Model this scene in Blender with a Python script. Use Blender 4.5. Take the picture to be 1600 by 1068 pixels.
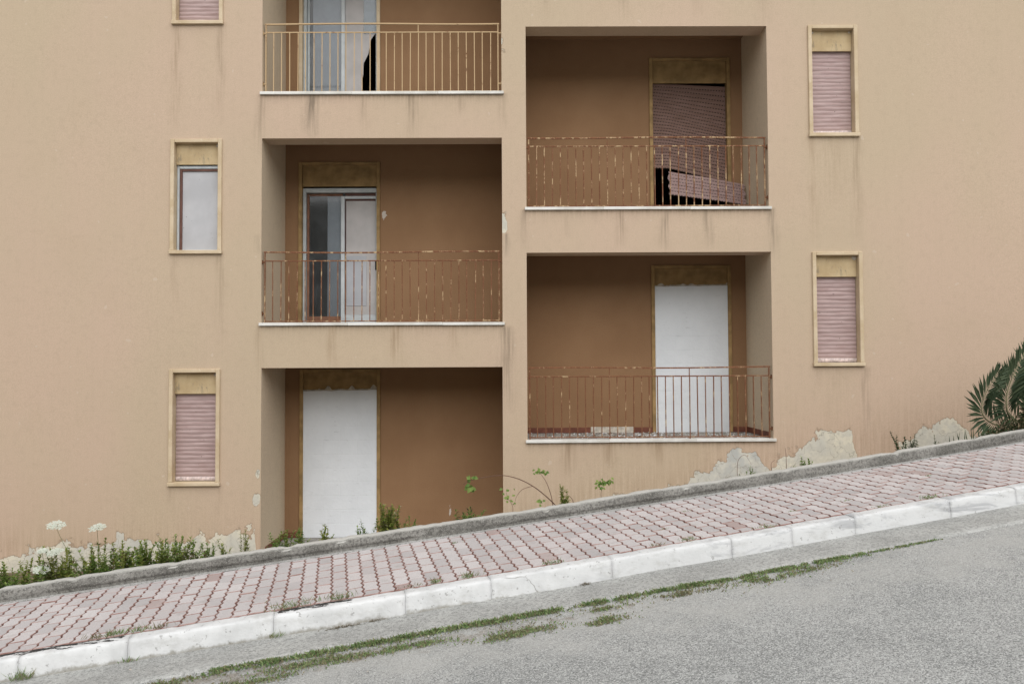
import bpy, math, random
import numpy as np
from mathutils import Vector, Matrix, noise

R = math.radians
random.seed(7)
scene = bpy.context.scene
for o in list(bpy.data.objects):
    bpy.data.objects.remove(o)
COL = scene.collection

# ------------------------------------------------------------------ camera
HC = 1.632                                   # eye height above the gutter
cam_d = bpy.data.cameras.new('camera')
cam = bpy.data.objects.new('camera', cam_d)
COL.objects.link(cam)
cam_d.sensor_width = 36.0
cam_d.lens = 29.25
cam_d.clip_end = 500
pitch, roll, yaw = 0.03326, -0.00508, 0.00641
fw = Vector((math.sin(yaw) * math.cos(pitch), math.cos(yaw) * math.cos(pitch), math.sin(pitch)))
rt = Vector((math.cos(yaw), -math.sin(yaw), 0))
up = rt.cross(fw)
rt2 = math.cos(roll) * rt + math.sin(roll) * up
up2 = math.cos(roll) * up - math.sin(roll) * rt
m = Matrix((rt2, up2, -fw)).transposed().to_4x4()
m.translation = Vector((0, 0, HC))
cam.matrix_world = m
scene.camera = cam

# ------------------------------------------------------------------ sky, sun, exposure (overcast)
world = bpy.data.worlds.new('World')
scene.world = world
world.use_nodes = True
wn = world.node_tree
bg = wn.nodes['Background']
sky = wn.nodes.new('ShaderNodeTexSky')
sky.sky_type = 'NISHITA'
sky.sun_disc = False
sky.sun_elevation = R(47)
sky.sun_rotation = R(170)
sky.air_density = 1.0
sky.dust_density = 1.0
hs = wn.nodes.new('ShaderNodeHueSaturation')
hs.inputs['Saturation'].default_value = 0.22
wn.links.new(sky.outputs[0], hs.inputs['Color'])
wn.links.new(hs.outputs[0], bg.inputs['Color'])
bg.inputs['Strength'].default_value = 0.065
sun_d = bpy.data.lights.new('sun', 'SUN')
sun_d.energy = 1.5
sun_d.angle = R(85)
sun_d.color = (1.0, 0.98, 0.955)
sun = bpy.data.objects.new('sun', sun_d)
COL.objects.link(sun)
sun.rotation_euler = (R(90 - 47), 0, R(10))   # shines from behind the camera, high
scene.view_settings.view_transform = 'Standard'
scene.view_settings.look = 'None'
scene.view_settings.exposure = 1.1
scene.view_settings.gamma = 1.0
scene.render.resolution_x, scene.render.resolution_y = 1024, 683

# ------------------------------------------------------------------ material helpers
class NT:
    def __init__(s, name):
        s.m = bpy.data.materials.new(name)
        s.m.use_nodes = True
        s.t = s.m.node_tree
        s.b = s.t.nodes['Principled BSDF']
        s.b.inputs['Roughness'].default_value = 0.85
        s.b.inputs['Specular IOR Level'].default_value = 0.25
    def n(s, typ, **k):
        x = s.t.nodes.new(typ)
        for a, v in k.items():
            setattr(x, a, v)
        return x
    def link(s, a, b):
        s.t.links.new(a, b)
    def put(s, sock, v):
        if hasattr(v, 'is_linked') or hasattr(v, 'links'):
            s.link(v, sock)
        else:
            if isinstance(v, tuple) and len(v) == 3 and sock.type == 'RGBA':
                v = (*v, 1)
            sock.default_value = v
    def coord(s, which='Object'):
        return s.n('ShaderNodeTexCoord').outputs[which]
    def uv(s):
        return s.n('ShaderNodeTexCoord').outputs['UV']
    def scale(s, v, sc):
        x = s.n('ShaderNodeMapping'); s.link(v, x.inputs[0]); x.inputs['Scale'].default_value = sc
        return x.outputs[0]
    def noise(s, v, sc, det=4, rough=.55, dist=0.):
        x = s.n('ShaderNodeTexNoise'); s.link(v, x.inputs['Vector'])
        x.inputs['Scale'].default_value = sc; x.inputs['Detail'].default_value = det
        x.inputs['Roughness'].default_value = rough; x.inputs['Distortion'].default_value = dist
        return x.outputs[0]
    def vor(s, v, sc, out=0, feature='F1'):
        x = s.n('ShaderNodeTexVoronoi'); x.feature = feature
        s.link(v, x.inputs['Vector']); x.inputs['Scale'].default_value = sc
        return x.outputs[out]
    def ramp(s, v, a, b, ca=(0, 0, 0), cb=(1, 1, 1)):
        x = s.n('ShaderNodeMapRange'); x.interpolation_type = 'SMOOTHSTEP'
        s.put(x.inputs[0], v); x.inputs[1].default_value = a; x.inputs[2].default_value = b
        return x.outputs[0]
    def math(s, op, a, b=0.):
        x = s.n('ShaderNodeMath'); x.operation = op
        s.put(x.inputs[0], a); s.put(x.inputs[1], b)
        return x.outputs[0]
    def mix(s, f, a, b, mode='MIX'):
        x = s.n('ShaderNodeMix'); x.data_type = 'RGBA'; x.blend_type = mode
        s.put(x.inputs[0], f); s.put(x.inputs[6], a); s.put(x.inputs[7], b)
        return x.outputs[2]
    def attr(s, name):
        x = s.n('ShaderNodeAttribute'); x.attribute_name = name
        return x.outputs['Fac']
    def rnd(s):
        a = s.n('ShaderNodeObjectInfo').outputs['Random']
        b = s.n('ShaderNodeNewGeometry').outputs['Random Per Island']
        return s.math('FRACT', s.math('ADD', a, b))
    def color(s, c):
        s.put(s.b.inputs['Base Color'], c)
    def rough(s, v):
        s.put(s.b.inputs['Roughness'], v)
    def bump(s, h, strength=.4, dist=.01):
        x = s.n('ShaderNodeBump'); s.put(x.inputs['Height'], h)
        x.inputs['Strength'].default_value = strength; x.inputs['Distance'].default_value = dist
        s.link(x.outputs[0], s.b.inputs['Normal'])

def simple(name, col, var=.12, sc=8., rough=.8, bump=.15, spec=.25, bsc=60):
    t = NT(name)
    c = t.coord()
    k = t.noise(c, sc, 5)
    dark = tuple(x * (1 - var) for x in col); light = tuple(min(1, x * (1 + var)) for x in col)
    t.color(t.mix(t.ramp(k, .3, .7), dark, light))
    t.rough(rough)
    t.b.inputs['Specular IOR Level'].default_value = spec
    if bump:
        t.bump(t.noise(c, bsc, 3), bump, .004)
    return t.m

# plaster of the front, with dirt streaks and flaked areas read from the mesh
def plaster(name, ca, cb, cc):
    t = NT(name); c = t.coord()
    big = t.ramp(t.noise(t.scale(c, (1, 1, .6)), .32, 3, .5), .36, .62)
    mid = t.noise(c, 1.7, 4)
    col = t.mix(big, ca, cb)
    col = t.mix(t.math('MULTIPLY', t.ramp(mid, .5, .75), .35), col, cc)
    streak = t.noise(t.scale(c, (26, 26, .55)), 1., 4, .6)
    col = t.mix(t.math('MULTIPLY', t.ramp(streak, .45, .8), .06), col, (.32, .25, .18))
    mott = t.noise(c, 11, 5, .7)
    col = t.mix(t.math('MULTIPLY', t.ramp(mott, .46, .70), .16), col, (.36, .285, .20))
    grain = t.noise(c, 85, 3, .7)
    col = t.mix(t.math('MULTIPLY', t.ramp(grain, .35, .68), .36), col, (.33, .255, .18))
    # tiny pale nicks
    nick = t.math('GREATER_THAN', t.noise(c, 9, 2, .4), .735)
    nick2 = t.math('LESS_THAN', t.vor(c, 3.1), .02)
    col = t.mix(t.math('MULTIPLY', t.math('MAXIMUM', nick, nick2), .5), col, (.56, .47, .37))
    wv = t.n('ShaderNodeVectorMath'); wv.operation = 'ADD'; t.link(c, wv.inputs[0])
    nz2 = t.n('ShaderNodeTexNoise'); t.link(c, nz2.inputs['Vector']); nz2.inputs['Scale'].default_value = 3.5; nz2.inputs['Detail'].default_value = 5
    sc3 = t.n('ShaderNodeVectorMath'); sc3.operation = 'SCALE'; t.link(nz2.outputs[1], sc3.inputs[0]); sc3.inputs[3].default_value = .55; t.link(sc3.outputs[0], wv.inputs[1])
    # streaks of dirt
    st = t.attr('stain')
    br = t.noise(t.scale(c, (34, 34, 1.6)), 1., 5, .6)
    stm = t.math('MULTIPLY', st, t.ramp(br, .30, .66))
    warm = t.attr('warm')
    scol = t.mix(warm, (.105, .088, .066), (.235, .145, .07))
    col = t.mix(stm, col, scol)
    # flaked plaster
    pe = t.math('ADD', t.attr('peel'),
                t.math('ADD', t.math('MULTIPLY', t.math('SUBTRACT', t.noise(c, 5.5, 2, .5), .5), .46),
                       t.math('MULTIPLY', t.math('SUBTRACT', t.noise(c, 21, 4, .6), .5), .17)))
    mask = t.ramp(pe, .497, .506)
    edge = t.math('SUBTRACT', t.ramp(pe, .472, .497), mask)
    edge = t.math('MULTIPLY', edge, t.ramp(t.attr('peel'), .02, .12))
    base = t.mix(t.ramp(t.noise(c, 2.2, 4), .40, .62), (.62, .575, .46), (.52, .50, .43))
    base = t.mix(t.math('MULTIPLY', t.ramp(t.noise(c, 14, 5, .7), .5, .72), .4), base, (.38, .345, .27))
    gr = t.attr('greypeel')
    base = t.mix(gr, base, t.mix(t.ramp(t.noise(c, 6, 4), .4, .65), (.42, .425, .40), (.56, .54, .47)))
    lay2 = t.ramp(t.math('ADD', pe, t.math('MULTIPLY', t.math('SUBTRACT', t.noise(c, 11, 5, .65), .5), .45)), .60, .615)
    base = t.mix(t.math('MULTIPLY', lay2, .35), base, t.mix(t.ramp(t.noise(c, 30, 4, .7), .35, .65), (.36, .345, .30), (.50, .475, .41)))
    crk = t.math('LESS_THAN', t.vor(wv.outputs[0], 3.2, 0, 'DISTANCE_TO_EDGE'), .010)
    base = t.mix(t.math('MULTIPLY', crk, .5), base, (.2, .18, .14))
    col = t.mix(t.math('MULTIPLY', edge, .5), col, (.17, .115, .07))
    col = t.mix(mask, col, base)
    t.color(col)
    t.rough(.92)
    h = t.math('SUBTRACT', grain, t.math('MULTIPLY', mask, 2.8))
    t.bump(h, .35, .006)
    return t.m

M = {}
M['side'] = plaster('plaster_greyish_lightened', (.63, .52, .375), (.65, .52, .38), (.60, .48, .34))  # greyer than the front, and lightened to stand in for missing side light
M['plaster'] = plaster('plaster_tan', (.515, .410, .290), (.552, .414, .310), (.505, .388, .275))

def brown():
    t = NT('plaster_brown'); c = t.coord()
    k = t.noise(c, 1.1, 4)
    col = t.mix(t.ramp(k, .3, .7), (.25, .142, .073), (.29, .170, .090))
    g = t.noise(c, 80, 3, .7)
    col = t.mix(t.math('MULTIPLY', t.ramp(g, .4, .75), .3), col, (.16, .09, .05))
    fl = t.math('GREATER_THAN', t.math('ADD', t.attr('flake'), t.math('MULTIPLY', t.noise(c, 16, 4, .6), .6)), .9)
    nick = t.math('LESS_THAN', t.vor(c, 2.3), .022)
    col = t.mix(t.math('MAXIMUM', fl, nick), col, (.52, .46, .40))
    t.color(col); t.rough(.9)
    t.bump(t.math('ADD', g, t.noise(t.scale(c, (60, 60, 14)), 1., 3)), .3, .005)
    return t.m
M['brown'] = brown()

def trim():
    t = NT('cream_trim'); c = t.coord()
    k = t.noise(c, 3.5, 5, .6)
    col = t.mix(t.ramp(k, .35, .68), (.50, .39, .25), (.60, .49, .345))
    w = t.ramp(t.noise(t.scale(c, (9, 9, 3)), 1.6, 5, .7), .60, .68)
    col = t.mix(t.math('MULTIPLY', w, .7), col, (.66, .57, .42))
    d = t.ramp(t.noise(c, 30, 4, .7), .62, .72)
    col = t.mix(t.math('MULTIPLY', d, .35), col, (.16, .11, .06))
    t.color(col); t.rough(.75); t.bump(t.noise(c, 45, 4), .25, .004)
    return t.m
M['trim'] = trim()
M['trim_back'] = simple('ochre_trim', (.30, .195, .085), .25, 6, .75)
M['box'] = simple('ochre_shutter_box', (.40, .275, .125), .2, 4, .75)

def box_mat():
    t = NT('shutter_box_stained'); c = t.coord()
    col = t.mix(t.ramp(t.noise(c, 5, 5, .6), .35, .65), (.43, .32, .18), (.51, .395, .235))
    n2 = t.ramp(t.noise(t.scale(c, (14, 14, 4)), 1.3, 4, .7), .56, .68)
    col = t.mix(t.math('MULTIPLY', n2, .6), col, (.20, .17, .13))
    t.color(col); t.rough(.8); t.bump(t.noise(c, 50, 3), .2, .003)
    return t.m
M['box'] = box_mat()

def shutter_mat(name, a, b, d, dash=0.):
    t = NT(name); c = t.coord()
    k = t.noise(t.scale(c, (3, 3, 26)), 1.3, 4, .6)
    col = t.mix(t.ramp(k, .3, .7), a, b)
    s_ = t.ramp(t.noise(t.scale(c, (7, 7, 30)), 1.6, 5, .7), .58, .74)
    col = t.mix(t.math('MULTIPLY', s_, .5), col, d)
    hole = t.ramp(t.noise(t.scale(c, (26, 26, 40)), 1., 2, .5), .725, .75)
    col = t.mix(t.math('MULTIPLY', hole, .85), col, (.03, .02, .02))
    if dash:
        sl = t.math('MULTIPLY', t.math('GREATER_THAN', t.attr('sv'), .80), t.math('LESS_THAN', t.math('FRACT', t.math('MULTIPLY', t.attr('su'), 24.)), .6))
        col = t.mix(t.math('MULTIPLY', sl, dash), col, (.02, .014, .012))
    t.color(col); t.rough(.7); t.bump(t.noise(c, 60, 3), .15, .003)
    return t.m
M['shutter'] = shutter_mat('pink_shutter', (.34, .24, .225), (.43, .325, .31), (.24, .15, .135))
M['shutter_shaded'] = shutter_mat('shaded_mauve_shutter', (.165, .098, .075), (.225, .140, .115), (.09, .055, .042), .9)  # shaded copy of the broken shutter's colour, darkened for the recess shade
M['shutter_lit'] = shutter_mat('lit_rose_brown_shutter', (.25, .165, .15), (.32, .225, .21), (.17, .105, .095), .8)  # lighter copy of the same shutter, for its better lit fallen end
M['hem'] = simple('shutter_hem', (.56, .47, .45), .3, 22, .7)

def rail_mat(name, rust):
    t = NT(name); c = t.coord()
    w = t.n('ShaderNodeNewGeometry').outputs['Position']
    k = t.noise(t.scale(w, (6, 6, 3.2)), 2.3, 6, .72)
    k2 = t.noise(w, 60, 3, .6)
    f = t.ramp(t.math('ADD', k, t.math('MULTIPLY', t.math('SUBTRACT', k2, .5), .18)), rust - .07, rust + .07)
    rs = t.mix(t.ramp(k2, .3, .7), (.12, .045, .022), (.22, .095, .045))
    t.color(t.mix(f, rs, (.47, .335, .19)))
    t.rough(.75); t.bump(k2, .4, .002)
    return t.m
M['rail_top'] = rail_mat('railing_paint_sound', .36)
M['rail_mid'] = rail_mat('railing_paint_rusting', .575)
M['rail_right'] = rail_mat('railing_paint_worn', .555)
M['rail_low'] = rail_mat('railing_paint_rusted', .60)

def concrete(name, a, b, d, lightup=None, bs=.6):
    t = NT(name); c = t.coord()
    col = t.mix(t.ramp(t.noise(c, 2.6, 6, .65), .35, .65), a, b)
    sp = t.noise(c, 42, 5, .7)
    col = t.mix(t.math('MULTIPLY', t.ramp(sp, .44, .62), .7), col, d)
    sp2 = t.noise(c, 120, 2, .6)
    col = t.mix(t.math('MULTIPLY', t.ramp(sp2, .54, .66), .5), col, tuple(min(1, x * 1.6) for x in b))
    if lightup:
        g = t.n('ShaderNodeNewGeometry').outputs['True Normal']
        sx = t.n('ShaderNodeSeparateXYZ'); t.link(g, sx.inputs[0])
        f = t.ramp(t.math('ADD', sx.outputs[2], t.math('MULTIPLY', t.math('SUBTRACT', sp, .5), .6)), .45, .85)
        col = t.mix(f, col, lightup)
    t.color(col); t.rough(.93)
    t.bump(t.math('ADD', sp, t.math('MULTIPLY', sp2, .5)), bs, .008)
    return t.m
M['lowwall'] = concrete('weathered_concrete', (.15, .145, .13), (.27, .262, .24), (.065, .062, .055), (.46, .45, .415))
M['mortar'] = concrete('pale_mortar', (.27, .265, .25), (.34, .335, .32), (.17, .165, .155))
M['gutter'] = concrete('gutter_concrete', (.30, .30, .285), (.40, .40, .38), (.17, .17, .16), None, .25)
M['floor'] = concrete('loggia_floor', (.24, .23, .21), (.38, .365, .34), (.08, .07, .055))

def marble():
    t = NT('white_sill'); c = t.coord()
    col = t.mix(t.ramp(t.noise(c, 3, 5, .6), .4, .7), (.70, .69, .65), (.56, .54, .49))
    t.color(col); t.rough(.6); t.bump(t.noise(c, 40, 3), .15, .003)
    return t.m
M['sill'] = marble()

def whitepaint(name, a, b):
    t = NT(name); c = t.coord()
    col = t.mix(t.ramp(t.noise(c, 1.6, 5, .6), .35, .7), a, b)
    sc = t.ramp(t.noise(t.scale(c, (5, 5, 14)), 1.7, 6, .72), .60, .70)
    col = t.mix(t.math('MULTIPLY', sc, .32), col, (.36, .37, .38))
    sp_ = t.ramp(t.noise(c, 45, 4, .7), .66, .72)
    col = t.mix(t.math('MULTIPLY', sp_, .25), col, (.33, .31, .28))
    bk = t.n('ShaderNodeTexBrick')
    v = t.n('ShaderNodeSeparateXYZ'); t.link(c, v.inputs[0])
    cv = t.n('ShaderNodeCombineXYZ'); t.link(v.outputs[0], cv.inputs[0]); t.link(v.outputs[2], cv.inputs[1])
    t.link(cv.outputs[0], bk.inputs['Vector'])
    bk.inputs['Scale'].default_value = 1.0; bk.inputs['Brick Width'].default_value = .5
    bk.inputs['Row Height'].default_value = .2; bk.inputs['Mortar Size'].default_value = .008
    t.color(col); t.rough(.8)
    h = t.math('ADD', t.math('MULTIPLY', bk.outputs['Fac'], -.22), t.math('MULTIPLY', t.noise(c, 14, 5), .8))
    t.bump(h, .5, .014)
    return t.m
M['whitedoor'] = whitepaint('white_render', (.72, .745, .765), (.66, .685, .705))
M['raggedplaster'] = simple('raggedplaster', (.50, .45, .38), .25, 20, .9, .4)
M['alu'] = simple('grey_aluminium', (.42, .45, .45), .1, 6, .45, .05, .5)
M['alu_w'] = simple('pale_aluminium', (.47, .50, .51), .1, 6, .45, .05, .5)
M['board'] = simple('pale_board', (.43, .41, .40), .12, 2.5, .6, .1)
M['board_b'] = simple('bluish_pale_board', (.40, .41, .435), .10, 2.0, .55, .1)
M['brownpanel'] = simple('red_brown_panel', (.21, .105, .065), .25, 7, .7)
M['sash'] = simple('dark_red_sash', (.13, .065, .05), .2, 8, .6)
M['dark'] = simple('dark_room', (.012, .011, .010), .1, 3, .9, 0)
M['skirt'] = simple('red_brown_tile', (.155, .055, .034), .25, 9, .6)
M['rubble'] = simple('rubble', (.36, .33, .29), .4, 30, .95, .4)
M['roof'] = simple('roof_concrete', (.30, .29, .27), .15, 1, .9)

def glass():
    t = NT('dusty_glass'); c = t.coord()
    tr = t.n('ShaderNodeBsdfTransparent'); tr.inputs[0].default_value = (.80, .84, .86, 1)
    df = t.n('ShaderNodeBsdfDiffuse'); df.inputs[0].default_value = (.34, .36, .38, 1)
    gl = t.n('ShaderNodeBsdfGlossy'); gl.inputs['Roughness'].default_value = .06
    fr = t.n('ShaderNodeFresnel'); fr.inputs[0].default_value = 1.5
    m1 = t.n('ShaderNodeMixShader')
    t.put(m1.inputs[0], t.math('ADD', .10, t.math('MULTIPLY', t.ramp(t.noise(c, 2.5, 5, .7), .4, .75), .14)))
    t.link(tr.outputs[0], m1.inputs[1]); t.link(df.outputs[0], m1.inputs[2])
    m2 = t.n('ShaderNodeMixShader'); t.link(fr.outputs[0], m2.inputs[0])
    t.link(m1.outputs[0], m2.inputs[1]); t.link(gl.outputs[0], m2.inputs[2])
    t.link(m2.outputs[0], t.t.nodes['Material Output'].inputs[0])
    return t.m
M['glass'] = glass()

def pane():
    t = NT('dirty_pane'); c = t.coord()
    col = t.mix(t.ramp(t.noise(c, 1.8, 4), .35, .65), (.40, .40, .412), (.48, .48, .492))
    sp = t.math('LESS_THAN', t.vor(c, 17), .085)
    col = t.mix(t.math('MULTIPLY', sp, t.ramp(t.noise(c, 4, 2), .5, .6)), col, (.08, .07, .06))
    t.color(col); t.rough(.5); t.b.inputs['Specular IOR Level'].default_value = .35
    return t.m
M['pane'] = pane()

def paver_mats():
    t = NT('paver_worn_top'); c = t.n('ShaderNodeNewGeometry').outputs['Position']
    r = t.rnd()
    a = t.mix(r, (.42, .40, .395), (.58, .55, .54))
    a = t.mix(t.ramp(r, .97, .99), a, (.38, .30, .28))
    a = t.mix(t.math('MULTIPLY', t.ramp(t.noise(c, 1.2, 3), .42, .62), .4), a, (.52, .47, .458))
    sp = t.noise(c, 130, 3, .7)
    a = t.mix(t.math('MULTIPLY', t.ramp(sp, .4, .66), .42), a, (.29, .26, .255))
    d = t.ramp(t.noise(c, 7, 5, .7), .55, .72)
    a = t.mix(t.math('MULTIPLY', d, .35), a, (.24, .215, .195))
    t.color(a); t.rough(.9); t.bump(sp, .5, .004)
    u = NT('paver_red_edge'); c = u.n('ShaderNodeNewGeometry').outputs['Position']
    k = u.noise(c, 9, 4, .6)
    u.color(u.mix(u.ramp(k, .35, .65), (.24, .135, .112), (.36, .25, .225))); u.rough(.95)
    u.bump(u.noise(c, 110, 3), .4, .003)
    return t.m, u.m
M['paver'], M['paver_edge'] = paver_mats()
M['bedding'] = simple('paver_bedding', (.115, .062, .045), .35, 25, .95, .5)

def kerb_mat():
    t = NT('white_kerb_paint'); c = t.n('ShaderNodeNewGeometry').outputs['Position']
    marb = t.attr('marble')
    vein = t.ramp(t.noise(t.scale(c, (1.2, 1.2, 5)), 2.2, 6, .65, .8), .50, .68)
    a = t.mix(t.ramp(t.noise(c, 5, 5, .6), .35, .7), (.66, .665, .66), (.53, .535, .53))
    b = t.mix(vein, (.60, .605, .60), (.40, .405, .41))
    col = t.mix(marb, a, b)
    # dirt towards nothing in particular: blotches and scuffs
    d = t.ramp(t.noise(t.scale(c, (1, 1, 2)), 4.5, 7, .75), .50, .68)
    col = t.mix(t.math('MULTIPLY', d, .45), col, (.40, .395, .37))
    pit = t.ramp(t.noise(c, 30, 4, .65), .63, .67)
    col = t.mix(t.math('MULTIPLY', pit, .55), col, (.20, .19, .175))
    ft = t.math('ADD', t.attr('foot'), t.math('MULTIPLY', t.math('SUBTRACT', t.noise(c, 9, 5, .7), .5), 1.1))
    col = t.mix(t.math('MULTIPLY', t.ramp(ft, .55, .85), .75), col, (.22, .205, .165))
    tar = t.math('ADD', t.attr('tar'), t.math('MULTIPLY', t.math('SUBTRACT', t.noise(t.scale(c, (3, 9, 20)), 2.2, 6, .7), .5), 2.6))
    cr = t.math('LESS_THAN', t.vor(t.mix(.06, c, t.n('ShaderNodeTexNoise').outputs[1]), 1.35, 0, 'DISTANCE_TO_EDGE'), .0035)
    col = t.mix(t.math('MULTIPLY', t.math('MULTIPLY', cr, t.ramp(t.noise(c, 1.3, 2), .60, .64)), .6), col, (.16, .15, .13))
    col = t.mix(t.ramp(tar, .52, .60), col, (.035, .034, .033))
    t.color(col); t.rough(.75)
    t.bump(t.math('ADD', t.noise(c, 35, 5, .65), t.math('MULTIPLY', pit, -1.)), .4, .006)
    return t.m
M['kerb'] = kerb_mat()

def asphalt():
    t = NT('old_asphalt'); c = t.uv()
    big = t.noise(c, .9, 6, .65)
    col = t.mix(t.ramp(big, .38, .62), (.285, .29, .28), (.37, .372, .358))
    v = t.n('ShaderNodeTexVoronoi'); t.link(c, v.inputs['Vector']); v.inputs['Scale'].default_value = 165
    sv = t.n('ShaderNodeSeparateColor'); t.link(v.outputs['Color'], sv.inputs[0])
    g = sv.outputs[0]
    col = t.mix(t.math('MULTIPLY', t.ramp(g, .55, 1.), .85), col, (.58, .585, .565))
    col = t.mix(t.math('MULTIPLY', t.ramp(g, .42, .0), .75), col, (.11, .113, .11))
    v2 = t.vor(c, 55)
    col = t.mix(t.math('MULTIPLY', t.math('LESS_THAN', v2, .15), .65), col, (.07, .07, .07))
    # pale worn dust patches and brown soil by the gutter
    dp = t.ramp(t.math('ADD', t.attr('dust'), t.math('MULTIPLY', t.math('SUBTRACT', t.noise(c, 3.2, 5, .65), .5), 1.0)), .42, .8)
    col = t.mix(t.math('MULTIPLY', dp, .5), col, (.44, .435, .41))
    so = t.ramp(t.math('ADD', t.attr('soil'), t.math('MULTIPLY', t.math('SUBTRACT', t.noise(c, 8, 5, .7), .5), 1.2)), .5, .8)
    col = t.mix(t.math('MULTIPLY', so, .75), col, t.mix(g, (.18, .155, .125), (.30, .265, .22)))
    wp = t.ramp(t.math('ADD', t.attr('splash'), t.math('MULTIPLY', t.math('SUBTRACT', t.noise(c, 9, 4, .6), .5), 1.6)), .62, .8)
    col = t.mix(t.math('MULTIPLY', wp, .5), col, (.45, .45, .44))
    t.color(col); t.rough(.9)
    t.bump(t.math('ADD', t.math('SUBTRACT', 1., v.outputs['Distance']), t.noise(c, 160, 2)), .55, .006)
    return t.m
M['asphalt'] = asphalt()
M['soil'] = simple('dry_soil', (.155, .12, .085), .35, 6, .95, .6, .1, 30)
M['terrain'] = simple('terrain_grass', (.12, .12, .07), .3, .6, .95)

def leafm(name, a, b, trans=.4):
    t = NT(name)
    r = t.rnd()
    c = t.mix(r, a, b)
    t.color(c); t.rough(.6)
    tl = t.n('ShaderNodeBsdfTranslucent'); t.put(tl.inputs[0], c)
    mx = t.n('ShaderNodeMixShader'); mx.inputs[0].default_value = trans
    t.link(t.b.outputs[0], mx.inputs[1]); t.link(tl.outputs[0], mx.inputs[2])
    t.link(mx.outputs[0], t.t.nodes['Material Output'].inputs[0])
    return t.m
M['leaf_yg'] = leafm('leaf_yellow_green', (.17, .23, .045), (.37, .38, .11))
M['leaf_g'] = leafm('leaf_green', (.11, .20, .045), (.27, .35, .095))
M['leaf_dk'] = leafm('leaf_dark_green', (.022, .055, .022), (.055, .095, .035))
M['leaf_palm'] = leafm('palm_leaflet', (.032, .056, .028), (.09, .118, .062), .12)
M['leaf_dry'] = leafm('dry_foliage', (.10, .075, .04), (.17, .13, .07), .1)
M['leaf_shrub'] = leafm('shrub_foliage', (.035, .055, .020), (.085, .085, .036), .15)
M['grass'] = leafm('grass_blade', (.10, .18, .06), (.28, .34, .15), .2)
M['straw'] = leafm('dry_grass', (.15, .135, .075), (.27, .24, .145), .15)
M['stem'] = simple('green_stem', (.12, .13, .05), .2, 20, .7, 0)
M['rachis'] = simple('pale_rachis', (.24, .22, .13), .15, 12, .6, 0)
M['cane'] = simple('brown_cane', (.12, .065, .045), .25, 20, .7, 0)
M['umbel'] = leafm('white_umbel', (.62, .66, .56), (.78, .80, .72), .3)

# ------------------------------------------------------------------ object helpers
WL = {}                                            # world location of each parent
def link(name, me, parent=None, loc=(0, 0, 0)):
    o = bpy.data.objects.new(name, me)
    COL.objects.link(o)
    loc = Vector(loc)
    if parent is not None:
        o.parent = parent
        o.location = loc - WL[parent.name]
    else:
        o.location = loc
    WL[o.name] = loc
    return o

def thing(o, label, cat, group=None):
    o['label'] = label; o['category'] = cat
    if group: o['group'] = group
    return o

def mesh(name, vs, fs, mats, mi=None, smooth=False):
    me = bpy.data.meshes.new(name)
    me.from_pydata([tuple(v) for v in vs], [], [tuple(f) for f in fs])
    for mt in (mats if isinstance(mats, (list, tuple)) else [mats]):
        me.materials.append(mt)
    if mi is not None:
        me.polygons.foreach_set('material_index', mi)
    if smooth:
        me.polygons.foreach_set('use_smooth', [True] * len(me.polygons))
    me.update()
    return me

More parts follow.
